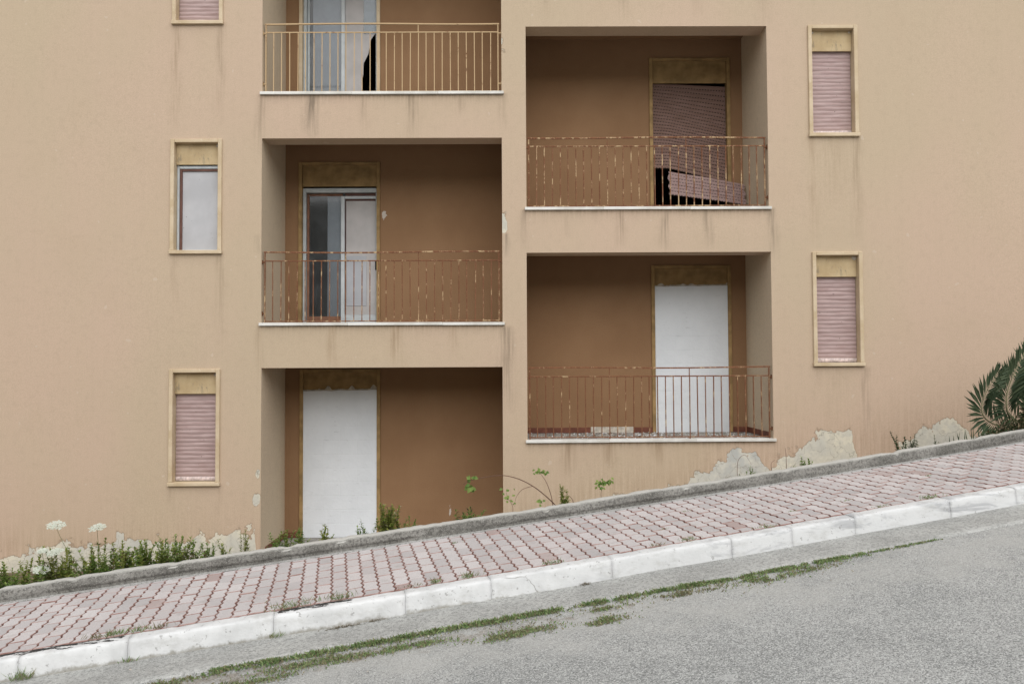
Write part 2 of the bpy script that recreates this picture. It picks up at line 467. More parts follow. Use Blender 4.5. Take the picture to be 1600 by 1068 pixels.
class MB:
    """collects verts/faces in world space and links them as one object with its origin at the base centre"""
    def __init__(s):
        s.v = []; s.f = []; s.mi = []
    def quad(s, a, b, c, d, mi=0):
        k = len(s.v); s.v += [a, b, c, d]; s.f.append((k, k + 1, k + 2, k + 3)); s.mi.append(mi)
    def poly(s, pts, mi=0):
        k = len(s.v); s.v += list(pts); s.f.append(tuple(range(k, k + len(pts)))); s.mi.append(mi)
    def box(s, x0, x1, y0, y1, z0, z1, mi=0, bev=0.):
        if bev > 0:
            # chamfered box
            b = min(bev, (x1 - x0) * .45, (y1 - y0) * .45, (z1 - z0) * .45)
            k = len(s.v); idx = {}
            for ix in (0, 1):
                for iy in (0, 1):
                    for iz in (0, 1):
                        X, Y, Z = (x0, x1)[ix], (y0, y1)[iy], (z0, z1)[iz]
                        sx, sy, sz = (b, -b)[ix], (b, -b)[iy], (b, -b)[iz]
                        idx[ix, iy, iz] = len(s.v)
                        s.v += [(X, Y + sy, Z + sz), (X + sx, Y, Z + sz), (X + sx, Y + sy, Z)]
            def F(*q): s.f.append(q); s.mi.append(mi)
            I = idx
            F(I[0,0,0], I[0,0,1], I[0,1,1], I[0,1,0]); F(I[1,0,0], I[1,1,0], I[1,1,1], I[1,0,1])
            F(I[0,0,0]+1, I[1,0,0]+1, I[1,0,1]+1, I[0,0,1]+1); F(I[0,1,0]+1, I[0,1,1]+1, I[1,1,1]+1, I[1,1,0]+1)
            F(I[0,0,0]+2, I[0,1,0]+2, I[1,1,0]+2, I[1,0,0]+2); F(I[0,0,1]+2, I[1,0,1]+2, I[1,1,1]+2, I[0,1,1]+2)
            for a in (0, 1):
                for c in (0, 1):
                    F(I[0,a,c]+1, I[1,a,c]+1, I[1,a,c]+2, I[0,a,c]+2)
                    F(I[a,0,c]+0, I[a,1,c]+0, I[a,1,c]+2, I[a,0,c]+2)
                    F(I[a,c,0]+0, I[a,c,1]+0, I[a,c,1]+1, I[a,c,0]+1)
                    for e in (0, 1):
                        pass
            for q in I.values(): F(q, q + 1, q + 2)
            return
        k = len(s.v)
        s.v += [(x0,y0,z0),(x1,y0,z0),(x1,y1,z0),(x0,y1,z0),(x0,y0,z1),(x1,y0,z1),(x1,y1,z1),(x0,y1,z1)]
        for q in ((0,3,2,1),(4,5,6,7),(0,1,5,4),(1,2,6,5),(2,3,7,6),(3,0,4,7)):
            s.f.append(tuple(k + i for i in q)); s.mi.append(mi)
    def tube(s, pts, rad, n=5, mi=0):
        pts = [Vector(p) for p in pts]
        rings = []
        for i, p in enumerate(pts):
            d = (pts[min(i + 1, len(pts) - 1)] - pts[max(i - 1, 0)]).normalized()
            a = d.cross(Vector((.13, .97, .21))).normalized(); b = d.cross(a)
            r = rad[i] if isinstance(rad, (list, tuple)) else rad
            k = len(s.v)
            for j in range(n):
                t = 2 * math.pi * j / n
                s.v.append(tuple(p + a * r * math.cos(t) + b * r * math.sin(t)))
            rings.append(k)
        for i in range(len(rings) - 1):
            for j in range(n):
                s.f.append((rings[i] + j, rings[i] + (j + 1) % n, rings[i + 1] + (j + 1) % n, rings[i + 1] + j)); s.mi.append(mi)
        s.f.append(tuple(rings[0] + j for j in range(n))); s.mi.append(mi)
        s.f.append(tuple(rings[-1] + j for j in reversed(range(n)))); s.mi.append(mi)
    def leaf(s, p, d, upv, L, W, mi=0, fold=.25):
        p = Vector(p); d = Vector(d).normalized()
        sd = d.cross(Vector(upv))
        if sd.length < 1e-4: sd = d.cross(Vector((1, .2, 0)))
        sd.normalize(); nn = sd.cross(d)
        k = len(s.v)
        s.v += [tuple(p), tuple(p + d * L * .45 + sd * W * .5 + nn * W * fold), tuple(p + d * L - nn * L * .12),
                tuple(p + d * L * .45 - sd * W * .5 + nn * W * fold), tuple(p + d * L * .5)]
        for q in ((0, 1, 4), (1, 2, 4), (2, 3, 4), (3, 0, 4)):
            s.f.append(tuple(k + i for i in q)); s.mi.append(mi)
    def build(s, name, mats, parent=None, loc=None, smooth=False):
        a = np.array(s.v)
        if loc is None:
            lo, hi = a.min(0), a.max(0)
            loc = ((lo[0] + hi[0]) / 2, (lo[1] + hi[1]) / 2, lo[2])
        a = a - np.array(loc)
        me = mesh(name, a.tolist(), s.f, mats, s.mi if isinstance(mats, (list, tuple)) else None, smooth)
        return link(name, me, parent, loc)

def set_attr(me, name, vals):
    at = me.attributes.new(name, 'FLOAT', 'POINT')
    at.data.foreach_set('value', np.asarray(vals, dtype=np.float32))

# ------------------------------------------------------------------ the sloping street (l along it, n across it)
TH, SL, CV, Y0 = .2038, .1072, .0014, 6.027
CT, ST = math.cos(TH), math.sin(TH)
NK, HK, NW, HW, WW, NG, TC = .1566, .1425, 1.5938, .1152, .127, .4379, .0126
def zl(l):
    q = max(-7., min(7., l))
    return SL * l + CV * q * q + 2 * CV * q * (l - q)
def G(l, n, z=0.):
    return Vector((l * CT - n * ST, Y0 + l * ST + n * CT, zl(l) + z))
def ln(X, Y):
    Y -= Y0
    return X * CT + Y * ST, -X * ST + Y * CT
def side_z(n):
    return HK + TC * (n - NK)
WALLTOP = side_z(NW) + HW
D = 11.017                                         # distance of the house front
DB = D + 1.185                                     # back of the loggias
BEAM = .32
ZF_X = [-12, -3.3, -3.0, -.2, .3, 3.4, 6.85, 12]
ZF_Z = [-1.02, -.96, -.84, -.80, -.52, .12, .66, 1.45]
def soil_z(X, Y):
    l, n = ln(X, Y)
    # wall back line at same X
    lw = (X + (NW + WW) * ST) / CT
    yw = Y0 + lw * ST + (NW + WW) * CT
    t = max(0., min(1., (Y - yw) / (D - yw)))
    return (zl(lw) + WALLTOP - .13) * (1 - t) + float(np.interp(X, ZF_X, ZF_Z)) * t

def sheet(name, ls, ns, zf, mat):
    vs = []; uv = []
    for n in ns:
        for l in ls:
            vs.append(tuple(G(l, n, zf(l, n)))); uv.append((l, n))
    nl = len(ls); fs = []
    for j in range(len(ns) - 1):
        for i in range(nl - 1):
            a = j * nl + i; fs.append((a, a + 1, a + nl + 1, a + nl))
    me = mesh(name, vs, fs, mat, None, True)
    ul = me.uv_layers.new(name='UVMap')
    idx = np.zeros(len(me.loops), dtype=np.int32); me.loops.foreach_get('vertex_index', idx)
    ul.data.foreach_set('uv', np.array(uv, dtype=np.float32)[idx].ravel())
    o = link(name, me)
    o['kind'] = 'structure'
    return o, np.array(uv)

far = [-70, -45, -28, -18, -12] + [x * .05 for x in range(-160, 161)] + [12, 18, 28, 45, 70]
ns = [-75, -40, -22, -14, -10, -8, -6.5, -5.5, -4.5] + [-4 + .06 * i for i in range(60)] + [-NG]
road, uv = sheet('road', far, ns, lambda l, n: -.004 + .006 * noise.noise(Vector((l * .8, n * .8, 3))), M['asphalt'])
l_, n_ = uv[:, 0], uv[:, 1]
band = np.exp(-((n_ + .62) / .28) ** 2) * np.interp(l_, [-3.5, -2.2, .6, 1.3, 2.3, 3.2], [.5, .85, .75, .55, .45, .1])
set_attr(road.data, 'soil', .8 * band)
set_attr(road.data, 'dust', .5 * np.exp(-((n_ + .85) / .65) ** 2) + .18)
def blob(cl, cn, rl, rn): return np.exp(-(((l_ - cl) / rl) ** 2 + ((n_ - cn) / rn) ** 2))
set_attr(road.data, 'splash', .75 * blob(.72, -1.98, .12, .10) + .6 * blob(1.2, -2.25, .10, .05) + .4 * blob(.95, -2.25, .12, .05))
gutter, _ = sheet('gutter', far, [-NG - .012, -NG, -.36, -.24, -.12, .05],
                  lambda l, n: (-.03 if n < -NG else .004 + .006 * noise.noise(Vector((l * 1.3, n * 3, 9)))), M['gutter'])
terrain, _ = sheet('terrain', [-180, -70, -20, -8, 0, 8, 20, 70, 180], [-180, -75, -20, 0, 4, 20, 80, 180], lambda l, n: -1.6, M['terrain'])
# wooded hillside across the street (the panes mirror its slope)
vs = []; fs = []; nxh = 61
for j in range(9):
    for i in range(nxh):
        x = -150 + 5 * i; y = -26 - 9 * j
        h = (1 - math.cos(math.pi * j / 8)) * .5
        vs.append((x, y, -4 + (31 + .05 * x + 3 * noise.noise(Vector((x * .03, 1, 2)))) * h + 1.5 * h * noise.noise(Vector((x * .15, y * .15, 0)))))
for j in range(8):
    for i in range(nxh - 1):
        a = j * nxh + i; fs.append((a, a + nxh, a + nxh + 1, a + 1))
hill = link('hillside', mesh('hillside', vs, fs, M['terrain'], None, True)); hill['kind'] = 'structure'
# strip of earth between the low wall and the house
xs = [-20 + .25 * i for i in range(170)]; vs = []; fs = []
for X in xs:
    lw = (X + (NW + .06) * ST) / CT
    yw = Y0 + lw * ST + (NW + .06) * CT
    for k in range(9):
        Y = yw + (D + .05 - yw) * k / 8
        vs.append((X, Y, soil_z(X, Y) + .03 * noise.noise(Vector((X * 2, Y * 2, 0)))))
for i in range(len(xs) - 1):
    for k in range(8):
        a = i * 9 + k; fs.append((a, a + 9, a + 10, a + 1))
earth = link('earth_strip', mesh('earth_strip', vs, fs, M['soil'], None, True)); earth['kind'] = 'structure'

# ------------------------------------------------------------------ pavement with interlocking pavers
pave, _ = sheet('pavement', far, [NK - .01, .5, .9, 1.3, NW + .02], lambda l, n: side_z(n) - .013, M['bedding'])
PL, PW, AMP = .225, .1125, .0085
def paver_mesh(y0, y1, flip):
    g, c = .003, .005
    def zz(y):
        t = (y / (PL / 4)) % 2
        k = t if t <= 1 else 2 - t
        return (k * 2 - 1) * AMP
    ys = [y0 + g] + [PL / 4 * i for i in range(0, 60) if y0 + .012 < PL / 4 * i < y1 - .012] + [y1 - g]
    vs = []
    def ring(ins, z):
        pts = []
        yy = [y0 + g + ins] + ys[1:-1] + [y1 - g - ins]
        for y in yy: pts.append((zz(y) + g + ins, y, z))
        for y in reversed(yy): pts.append((zz(y) + PW - g - ins, y, z))
        return pts
    r0, r1, r2 = ring(c, 0), ring(0, -.0045), ring(0, -.035)
    n = len(r0); vs = r0 + r1 + r2
    fs = [tuple(reversed(range(n)))]; mi = [0]
    for i in range(n):
        j = (i + 1) % n
        fs.append((i, j, n + j, n + i)); mi.append(1)
        fs.append((n + i, n + j, 2 * n + j, 2 * n + i)); mi.append(1)
    return mesh('paver', vs, fs, [M['paver'], M['paver_edge']], mi)
WID = NW - .028 - NK - .004
slots = {}
def col_spans(off):
    out = []; y = 0. if not off else -PL / 2
    while y < WID:
        a, b = max(0, y), min(WID, y + PL)
        if b - a > .03: out.append((a, b, y))
        y += PL
    return out
cells = []
for i in range(-66, 74):
    for (a, b, y) in col_spans(i % 2):
        cells.append((i * PW, a, b, y))
camp = Vector((0, 0, HC))
def pmat(l, n):
    lc = l + PW / 2
    o = G(lc, NK + .004 + n, side_z(NK + .004 + n))
    ex = (G(lc + .05, NK + n) - G(lc - .05, NK + n)).normalized()
    ey = (G(lc, NK + n + .05, TC * .05) - G(lc, NK + n - .05, -TC * .05)).normalized()
    ez = ex.cross(ey).normalized(); ey = ez.cross(ex)
    mm = Matrix((ex, ey, ez)).transposed().to_4x4()
    jit = Matrix.Rotation(random.gauss(0, .008), 4, 'X') @ Matrix.Rotation(random.gauss(0, .012), 4, 'Y') @ Matrix.Rotation(random.gauss(0, .006), 4, 'Z')
    mm.translation = o + ez * random.gauss(0, .0013)
    return mm @ jit
def visible(l, n):
    p = G(l, NK + n, .15) - camp
    x = p.dot(rt2) / p.dot(fw)
    y = p.dot(up2) / p.dot(fw)
    return abs(x) < .62 and y > -.42
cells = [(c, (G(c[0], NK + (c[1] + c[2]) / 2, .15) - camp).length / (c[2] - c[1]) ** .5, visible(c[0], (c[1] + c[2]) / 2)) for c in cells]
order = sorted(range(len(cells)), key=lambda k: (not cells[k][2], cells[k][1]))
single = set(order[:300])
rest_v, rest_f, rest_m = [], [], []
for k, (c, d_, vis) in enumerate(cells):
    l, a, b, y = c
    # local mesh runs from a-y to b-y within the block's own zigzag phase
    key = (round(a - y, 4), round(b - y, 4))
    if key not in slots: slots[key] = paver_mesh(a - y, b - y, 0)
    me = slots[key]
    mid = (a + b) / 2
    mm = pmat(l, mid) @ Matrix.Translation((-PW / 2, -(mid - y), 0))
    if k in single:
        o = bpy.data.objects.new('paver', me); COL.objects.link(o); o.parent = pave; o.matrix_local = mm
    else:
        base = len(rest_v)
        rest_v += [tuple(mm @ v.co) for v in me.vertices]
        for p in me.polygons:
            rest_f.append(tuple(base + q for q in p.vertices)); rest_m.append(p.material_index)
rp = link('farther_pavers', mesh('farther_pavers', rest_v, rest_f, [M['paver'], M['paver_edge']], rest_m), pave)
rp['kind'] = 'stuff'

# ------------------------------------------------------------------ kerb of separate stones
kerb = bpy.data.objects.new('kerb', None); COL.objects.link(kerb); kerb['kind'] = 'structure'; WL['kerb'] = Vector((0, 0, 0))
joints = [-8.1, -7.1, -6.1, -5.1, -4.15, -3.19, -2.54, -1.62, -.73, -.12, .79, 1.75, 2.26, 2.81, 3.68, 4.31, 5.3, 6.3, 7.3, 8.3]
prof = [(0.0, -.10), (0.0, -.03), (.0, .0), (.004, .03), (.007, .06), (.012, .095), (.0155, .1235), (.022, .136), (.032, .1415), (.06, .1428), (.10, .143), (.135, .143), (.150, .141), (.1555, .135), (.1555, -.10)]
for q in range(len(joints) - 1):
    a, b = joints[q] + .0006, joints[q + 1] - .0006
    nseg = max(8, int((b - a) / .03)); vs = []; tar = []; mar = []; foot = []
    dz, dn = random.gauss(0, .0015), random.gauss(0, .0015)
    org = G((a + b) / 2, 0)
    for i in range(nseg + 1):
        t = i / nseg; l = a + (b - a) * t
        e = min(l - a, b - l); rnd_ = max(0., .004 - e) * .5
        for (n, z) in prof:
            nv = noise.noise(Vector((l * 9, n * 22, z * 22))) * .0045 + noise.noise(Vector((l * 30, n * 40, z * 40 + 7))) * .003 - max(0., noise.noise(Vector((l * 14, n * 9, z * 9 + 3))) - .38) * (.03 if .1 < z < .142 else .004)
            cx_, cz_ = (.08 - n), (.02 - z)
            P = G(l, n + dn + nv * .8 + rnd_ * (1 if n < .08 else -1), z + dz + (nv if z > .1 else 0) - (rnd_ if z > .1 else 0))
            vs.append(tuple(P - org))
            win = float(np.interp(l, [-3.7, -3.5, -2.6, -2.55, -1.62, -1.6, -1.1, -1.0, -.9, -.8], [0, 1, 1, 0, 0, 1, .9, 0, .55, 0]))
            tar.append(win * float(np.interp(n + (.2 if z < .12 else 0), [.03, .05, .10, .15, .17], [0, .45, .68, .74, 0])))
            mar.append(float(np.interp(l, [.2, 1.2, 2.2], [0.1, .6, 1.])))
            foot.append(float(np.interp(z, [-.03, .0, .04, .10], [1., 1., .55, 0])) * float(np.interp(l, [-4, -.2, .6, 4], [1, .8, .35, .35])))
    m_ = len(prof); fs = []
    for i in range(nseg):
        for j in range(m_ - 1):
            p0 = i * m_ + j; fs.append((p0, p0 + m_, p0 + m_ + 1, p0 + 1))
    fs.append(tuple(range(m_))); fs.append(tuple(nseg * m_ + j for j in reversed(range(m_))))
    me = mesh('kerb_stone', vs, fs, M['kerb'], None, True)
    me.polygons[len(fs) - 1].use_smooth = False; me.polygons[len(fs) - 2].use_smooth = False
    set_attr(me, 'tar', tar); set_attr(me, 'marble', mar); set_attr(me, 'foot', foot)
    link('kerb_stone', me, kerb, org)

# ------------------------------------------------------------------ low concrete wall along the pavement
lw_prof = [(0.010, -.06), (.010, .0), (.010, .028), (.009, .036), (-.002, .042), (0, .06), (.0, .085), (.002, .105), (.010, .1152), (.03, .117), (.06, .1155), (.10, .116), (.118, .112), (.127, .10), (.127, -.45)]
vs = []; fs = []; nl = 0
lws = [-12 + .2 * i for i in range(30)] + [-6 + .022 * i for i in range(636)] + [8 + .2 * i for i in range(21)]
for l in lws:
    for k, (n, z) in enumerate(lw_prof):
        nv = noise.fractal(Vector((l * 4, n * 9, z * 14)), 1., 2., 4) * .006
        ch = 0
        if .09 < z < .125:
            c1 = noise.noise(Vector((l * 6.5, n * 3, 5))); ch = max(0., c1 - .18) * .030 + max(0., noise.noise(Vector((l * 19, 2, 1))) - .2) * .012
        wob = .007 * noise.noise(Vector((l * .9, 3, 3)))
        step = .5 + .5 * math.tanh(8 * noise.noise(Vector((l * .35, 7, 1))) + (2.0 if l < -.5 else -.8))
        nn = n + (-.010 * (1 - step) if k < 4 else 0)
        vs.append(tuple(G(l, NW + nn + nv * .7 + (ch * .8 if n < .05 else 0), side_z(NW) + z + wob + (nv - ch if z > .09 else nv * .3))))
mq = len(lw_prof)
for i in range(len(lws) - 1):
    for j in range(mq - 1):
        a = i * mq + j; fs.append((a, a + mq, a + mq + 1, a + 1))
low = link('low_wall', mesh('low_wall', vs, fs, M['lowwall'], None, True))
thing(low, 'low weathered grey concrete wall running uphill between brick pavement and house', 'wall')
vs = []; fs = []
for i, l in enumerate(lws):
    w = .022 + .012 * noise.noise(Vector((l * 3, 0, 2))) + .006 * noise.noise(Vector((l * 14, 0, 2)))
    for (n, z) in ((-w, -.004), (-w * .8, .004), (0.0, .008), (.03, .010)):
        vs.append(tuple(G(l, NW + n, side_z(NW) + z)))
for i in range(len(lws) - 1):
    for j in range(3):
        a = i * 4 + j; fs.append((a, a + 4, a + 5, a + 1))
link('mortar_strip', mesh('mortar_strip', vs, fs, M['mortar'], None, True), low)

# ------------------------------------------------------------------ the apartment building
house = bpy.data.objects.new('apartment_building', None); COL.objects.link(house)
house.location = (0.4, D, -1.0); WL['apartment_building'] = Vector((0.4, D, -1.0))
thing(house, 'abandoned tan plastered apartment block with recessed balconies and shuttered windows', 'building')

LX0, LX1, RX0, RX1 = -3.25, -.052, .273, 3.52
XA, XB, ZA, ZB = -9.8, 10.6, -2.6, 9.2
# name: x0, x1, zbottom (opening), ztop, floor level
LOG = {'lt': (LX0, LX1, 5.308, 7.780, 5.345), 'lm': (LX0, LX1, 2.224, 4.727, 2.262), 'lg': (LX0 + .008, LX1 - .004, -2.0, 1.670, -.79),
       'ru': (RX0, RX1 - .01, 3.752, 6.227, 3.789), 'rl': (RX0 - .003, RX1 + .005, .668, 3.183, .705)}
WIN = {'w1': (-4.452, -3.775, 6.262, 7.790), 'w2': (-4.458, -3.775, 3.184, 4.717), 'w3': (-4.452, -3.782, .128, 1.660),
       'w4': (4.062, 4.728, 4.722, 6.230), 'w5': (4.070, 4.740, 1.655, 3.177)}
INS = .045
holes = [(a, b, c, d) for (a, b, c, d, e) in LOG.values()] + [(a + INS, b - INS, c + INS, d - INS) for (a, b, c, d) in WIN.values()]
def lines(lo, hi, flo, fhi, step, extra):
    s_ = set([lo, hi]); x = flo
    while x < fhi: s_.add(round(x, 4)); x += step
    x = lo
    while x < flo: s_.add(round(x, 4)); x += .4
    x = fhi
    while x < hi: s_.add(round(x, 4)); x += .4
    ex = sorted(set(extra))
    s_ = [q for q in s_ if all(abs(q - e) > .012 for e in ex)] + ex
    return sorted(s_)
gx = lines(XA, XB, -7.6, 7.8, .04, [h[0] for h in holes] + [h[1] for h in holes])
gz = lines(ZA, ZB, -1.1, 7.2, .04, [h[2] for h in holes] + [h[3] for h in holes])
nx, nz = len(gx), len(gz)
xx, zz_ = np.meshgrid(gx, gz)
vs = np.stack([xx.ravel(), np.full(xx.size, D), zz_.ravel()], 1)
org = np.array(WL['apartment_building'])
cxm = (np.array(gx)[:-1] + np.array(gx)[1:]) / 2; czm = (np.array(gz)[:-1] + np.array(gz)[1:]) / 2
CX, CZ = np.meshgrid(cxm, czm)
keep = np.ones(CX.shape, bool)
for (a, b, c, d) in holes:
    keep &= ~((CX > a) & (CX < b) & (CZ > c) & (CZ < d))
jj, ii = np.nonzero(keep)
a0 = jj * nx + ii
faces = np.stack([a0, a0 + 1, a0 + nx + 1, a0 + nx], 1)
# gentle unevenness of the render
und = np.array([noise.noise(Vector((x * .7, z * .7, 1.5))) * .006 for x, y, z in vs[::1]]) if len(vs) < 200000 else 0
vx, vz = vs[:, 0], vs[:, 2]
rimw = np.ones(len(vs))
for (a, b, c, d) in holes:
    dx = np.maximum(np.maximum(a - vx, vx - b), 0); dzz = np.maximum(np.maximum(c - vz, vz - d), 0)
    rimw = np.minimum(rimw, np.clip(np.hypot(dx, dzz) / .3, 0, 1))
vs[:, 1] += und * rimw
me = mesh('wall', (vs - org).tolist(), faces.tolist(), M['plaster'], None, True)
# dirt streaks:  x, z top, length, half width, strength, warmth
drips = [(-.01, 3.42, .32, .035, .55, .0), (-3.285, 3.45, .3, .03, .35, .0), (-2.59, 5.31, .62, .085, .85, .1), (-1.88, 5.31, .55, .05, .40, .3), (-1.25, 5.31, .62, .075, .62, .3), (-.62, 5.31, .30, .06, .40, .4), (-3.27, 5.31, .9, .06, .42, .3), (-.03, 5.31, .5, .05, .35, .3),
         (-2.31, 2.22, .60, .06, .45, .9), (-1.46, 2.22, .60, .075, .55, .9), (-.70, 2.22, .45, .06, .35, .8), (-3.27, 2.22, .8, .05, .30, .7), (.0, 2.20, 1.2, .10, .55, .2),
         (1.52, 3.75, .55, .06, .50, .4), (2.12, 3.75, .60, .06, .62, .2), (2.70, 3.75, .55, .06, .55, .2), (3.55, 3.75, .7, .06, .55, .1), (.24, 3.75, .6, .05, .40, .2), (.8, 3.75, .4, .05, .25, .4),
         (.80, .66, .50, .11, .52, .7), (1.36, .66, .45, .09, .50, .8), (2.0, .66, .40, .10, .42, .8), (2.75, .66, .3, .06, .25, .5), (3.55, .66, .5, .06, .25, .6),
         (-4.40, 6.25, 1.5, .055, .40, .75), (-3.81, 6.25, 1.4, .05, .38, .55), (-4.40, 3.17, 1.1, .05, .16, .7), (-3.79, 3.17, 1.3, .06, .30, .55),
         (-4.42, .12, .6, .05, .18, .7), (-3.80, .12, .6, .05, .18, .7),
         (4.11, 4.71, 1.5, .06, .36, .85), (4.69, 4.71, 1.5, .07, .36, .6), (4.40, 4.71, 1.0, .22, .18, .7), (4.11, 1.64, .8, .05, .15, .6), (4.76, 1.64, 1.25, .06, .34, .3), (4.4, 1.64, .8, .2, .10, .6),
         (-2.9, 8.3, 1.0, .08, .4, .3), (.55, 6.8, .55, .08, .22, .5), (1.6, 6.8, .55, .09, .22, .5), (2.6, 6.8, .5, .08, .22, .5), (3.5, 6.9, .8, .10, .22, .5)]
st = np.zeros(len(vs)); wm = np.zeros(len(vs)) + .5
for (x, zt, L_, w, k, wa) in drips:
    t = (zt - vz) / L_
    wob = .018 * np.sin(vz * 9 + x * 7)
    prof_ = np.where((t >= -.02) & (t < 1), np.clip(1 - t, 0, 1) ** .8, 0) * np.exp(-((vx - x + wob) / (w * (.75 + .5 * np.clip(t, 0, 1)))) ** 2) * k
    upd = prof_ > st; wm[upd] = wa; st = np.maximum(st, prof_)
# dark line right under each white sill
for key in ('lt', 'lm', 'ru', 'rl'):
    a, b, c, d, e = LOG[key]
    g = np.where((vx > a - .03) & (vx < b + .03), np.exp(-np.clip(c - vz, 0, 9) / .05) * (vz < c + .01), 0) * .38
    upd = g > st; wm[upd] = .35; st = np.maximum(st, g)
# grime creeping up from the ground
gl = np.interp(vx, ZF_X, ZF_Z)
gg = .20 * np.exp(-np.clip(vz - gl - .35, 0, 9) / .28)
wm[gg > st] = .9; st = np.maximum(st, gg)
set_attr(me, 'stain', np.clip(st * 1.3, 0, 1)); set_attr(me, 'warm', wm)
px_ = [-9.8, -6.9, -6.2, -5.75, -5.5, -5.05, -4.9, -4.5, -4.0, -3.6, -3.3, -3.2, 1.1, 1.5, 1.9, 2.3, 2.6, 2.85, 3.3, 3.42, 3.6, 3.95, 4.05, 4.3, 4.56, 4.63, 4.95, 5.15, 5.35, 5.5, 5.95, 6.1, 6.4, 7.5, 10.6]
pz_ = [-.82, -.76, -.70, -.60, -.68, -.50, -.61, -.58, -.55, -.51, -.46, -3, -.3, -.06, -.02, .10, .26, .46, .54, .26, .46, .60, .72, .80, .74, .36, .44, .56, .70, .86, .95, .80, .72, .8, 1.2]
peel = .5 + np.clip(np.interp(vx, px_, pz_) - vz, -.5, .5) * .9
for (cx0, cz0, rx, rz) in ((-.025, 3.56, .035, .16), (-.03, 5.95, .03, .22), (-3.30, -.05, .05, .1), (-3.28, .3, .03, .07), (6.3, 1.6, .02, .02)):
    peel = np.maximum(peel, .5 + .22 * (1 - np.hypot((vx - cx0) / rx, (vz - cz0) / rz)).clip(-1, 1))
set_attr(me, 'peel', peel)
set_attr(me, 'greypeel', np.clip(np.interp(vx, [-6, -5.2, -4.4, -4, 2.5, 2.8, 3.3, 3.45], [0, .5, .2, 0, 0, .9, .9, 0]), 0, 1))
link('wall', me, house, org)
# other sides and roof
b = MB()
b.quad((XA, D, ZA), (XA, D, ZB), (XA, D + 9, ZB), (XA, D + 9, ZA)); b.quad((XB, D, ZA), (XB, D + 9, ZA), (XB, D + 9, ZB), (XB, D, ZB))
b.quad((XA, D + 9, ZA), (XA, D + 9, ZB), (XB, D + 9, ZB), (XB, D + 9, ZA))
b.build('rear_wall', M['plaster'], house)
b = MB(); b.box(XA - .15, XB + .15, D - .15, D + 9.15, ZB, ZB + .25); b.build('roof', M['roof'], house)

DOOR = {'lt': (-3.055, -1.855, 5.345, 7.76), 'lm': (-3.055, -1.855, 2.262, 4.702), 'lg': (-3.029, -1.851, -.79, 1.650), 'ru': (2.130, 3.332, 3.789, 6.242), 'rl': (2.130, 3.307, .705, 3.155)}
for key, (x0, x1, zb, zt, zf) in LOG.items():
    zc = zt + .30
    b = MB()
    b.quad((x0, D, zf - .2), (x0, DB, zf - .2), (x0, DB, zc), (x0, D, zt)) if False else None
    # side walls with the beam return
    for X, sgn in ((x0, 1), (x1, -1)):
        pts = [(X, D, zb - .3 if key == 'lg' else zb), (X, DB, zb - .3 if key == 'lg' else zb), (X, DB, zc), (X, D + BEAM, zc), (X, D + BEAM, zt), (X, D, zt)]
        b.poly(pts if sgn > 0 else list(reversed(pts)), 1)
    b.quad((x0, D, zt), (x1, D, zt), (x1, D + BEAM, zt), (x0, D + BEAM, zt))
    b.quad((x0, D + BEAM, zt), (x1, D + BEAM, zt), (x1, D + BEAM, zc), (x0, D + BEAM, zc), 2)  # beam back and ceiling given dark brown to deepen the recess shade
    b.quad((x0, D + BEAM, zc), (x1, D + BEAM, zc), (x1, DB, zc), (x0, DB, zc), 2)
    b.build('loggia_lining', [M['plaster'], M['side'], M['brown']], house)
    # floor slab
    b = MB(); b.box(x0, x1, D + .02, DB, zf - .30, zf - .004)
    b.build('loggia_floor', M['floor'], house)
    # brown back wall with the doorway left open; fine grid so that flakes have a shape
    dx0, dx1, dz0, dz1 = DOOR[key]
    hx0, hx1, hz1 = dx0 + .03, dx1 - .03, dz1 - .03
    gx2 = lines(x0, x1, x0, x1, .05, [x0, x1, hx0, hx1]); gz2 = lines(zf - .02, zc, zf - .02, zc, .05, [zf - .02, zc, hz1])
    v2 = [(x, DB, z) for z in gz2 for x in gx2]; f2 = []
    for j in range(len(gz2) - 1):
        for i in range(len(gx2) - 1):
            xm, zm = (gx2[i] + gx2[i + 1]) / 2, (gz2[j] + gz2[j + 1]) / 2
            if hx0 < xm < hx1 and zm < hz1: continue
            a = j * len(gx2) + i; f2.append((a, a + 1, a + len(gx2) + 1, a + len(gx2)))
    loc = Vector(((x0 + x1) / 2, DB, zf))
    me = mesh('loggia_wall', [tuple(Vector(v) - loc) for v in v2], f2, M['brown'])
    fl = []
    for (x, y, z) in v2:
        q = 0.
        if key == 'lm': q = max(.75 * math.exp(-(((x + 1.79) / .075) ** 2 + ((z - 3.92) / .14) ** 2)), .6 * math.exp(-(((x + 1.80) / .035) ** 2 + ((z - 4.66) / .04) ** 2)))
        if key == 'lg': q = max(.66 * math.exp(-(((x + .92) / .045) ** 2 + ((z + .10) / .17) ** 2)), .72 * math.exp(-(((x + .83) / .05) ** 2 + ((z + .42) / .22) ** 2)), .5 * math.exp(-(((x + .6) / .3) ** 2 + ((z + .2) / .2) ** 2)))
        fl.append(q)
    set_attr(me, 'flake', fl)
    link('loggia_wall', me, house, loc)

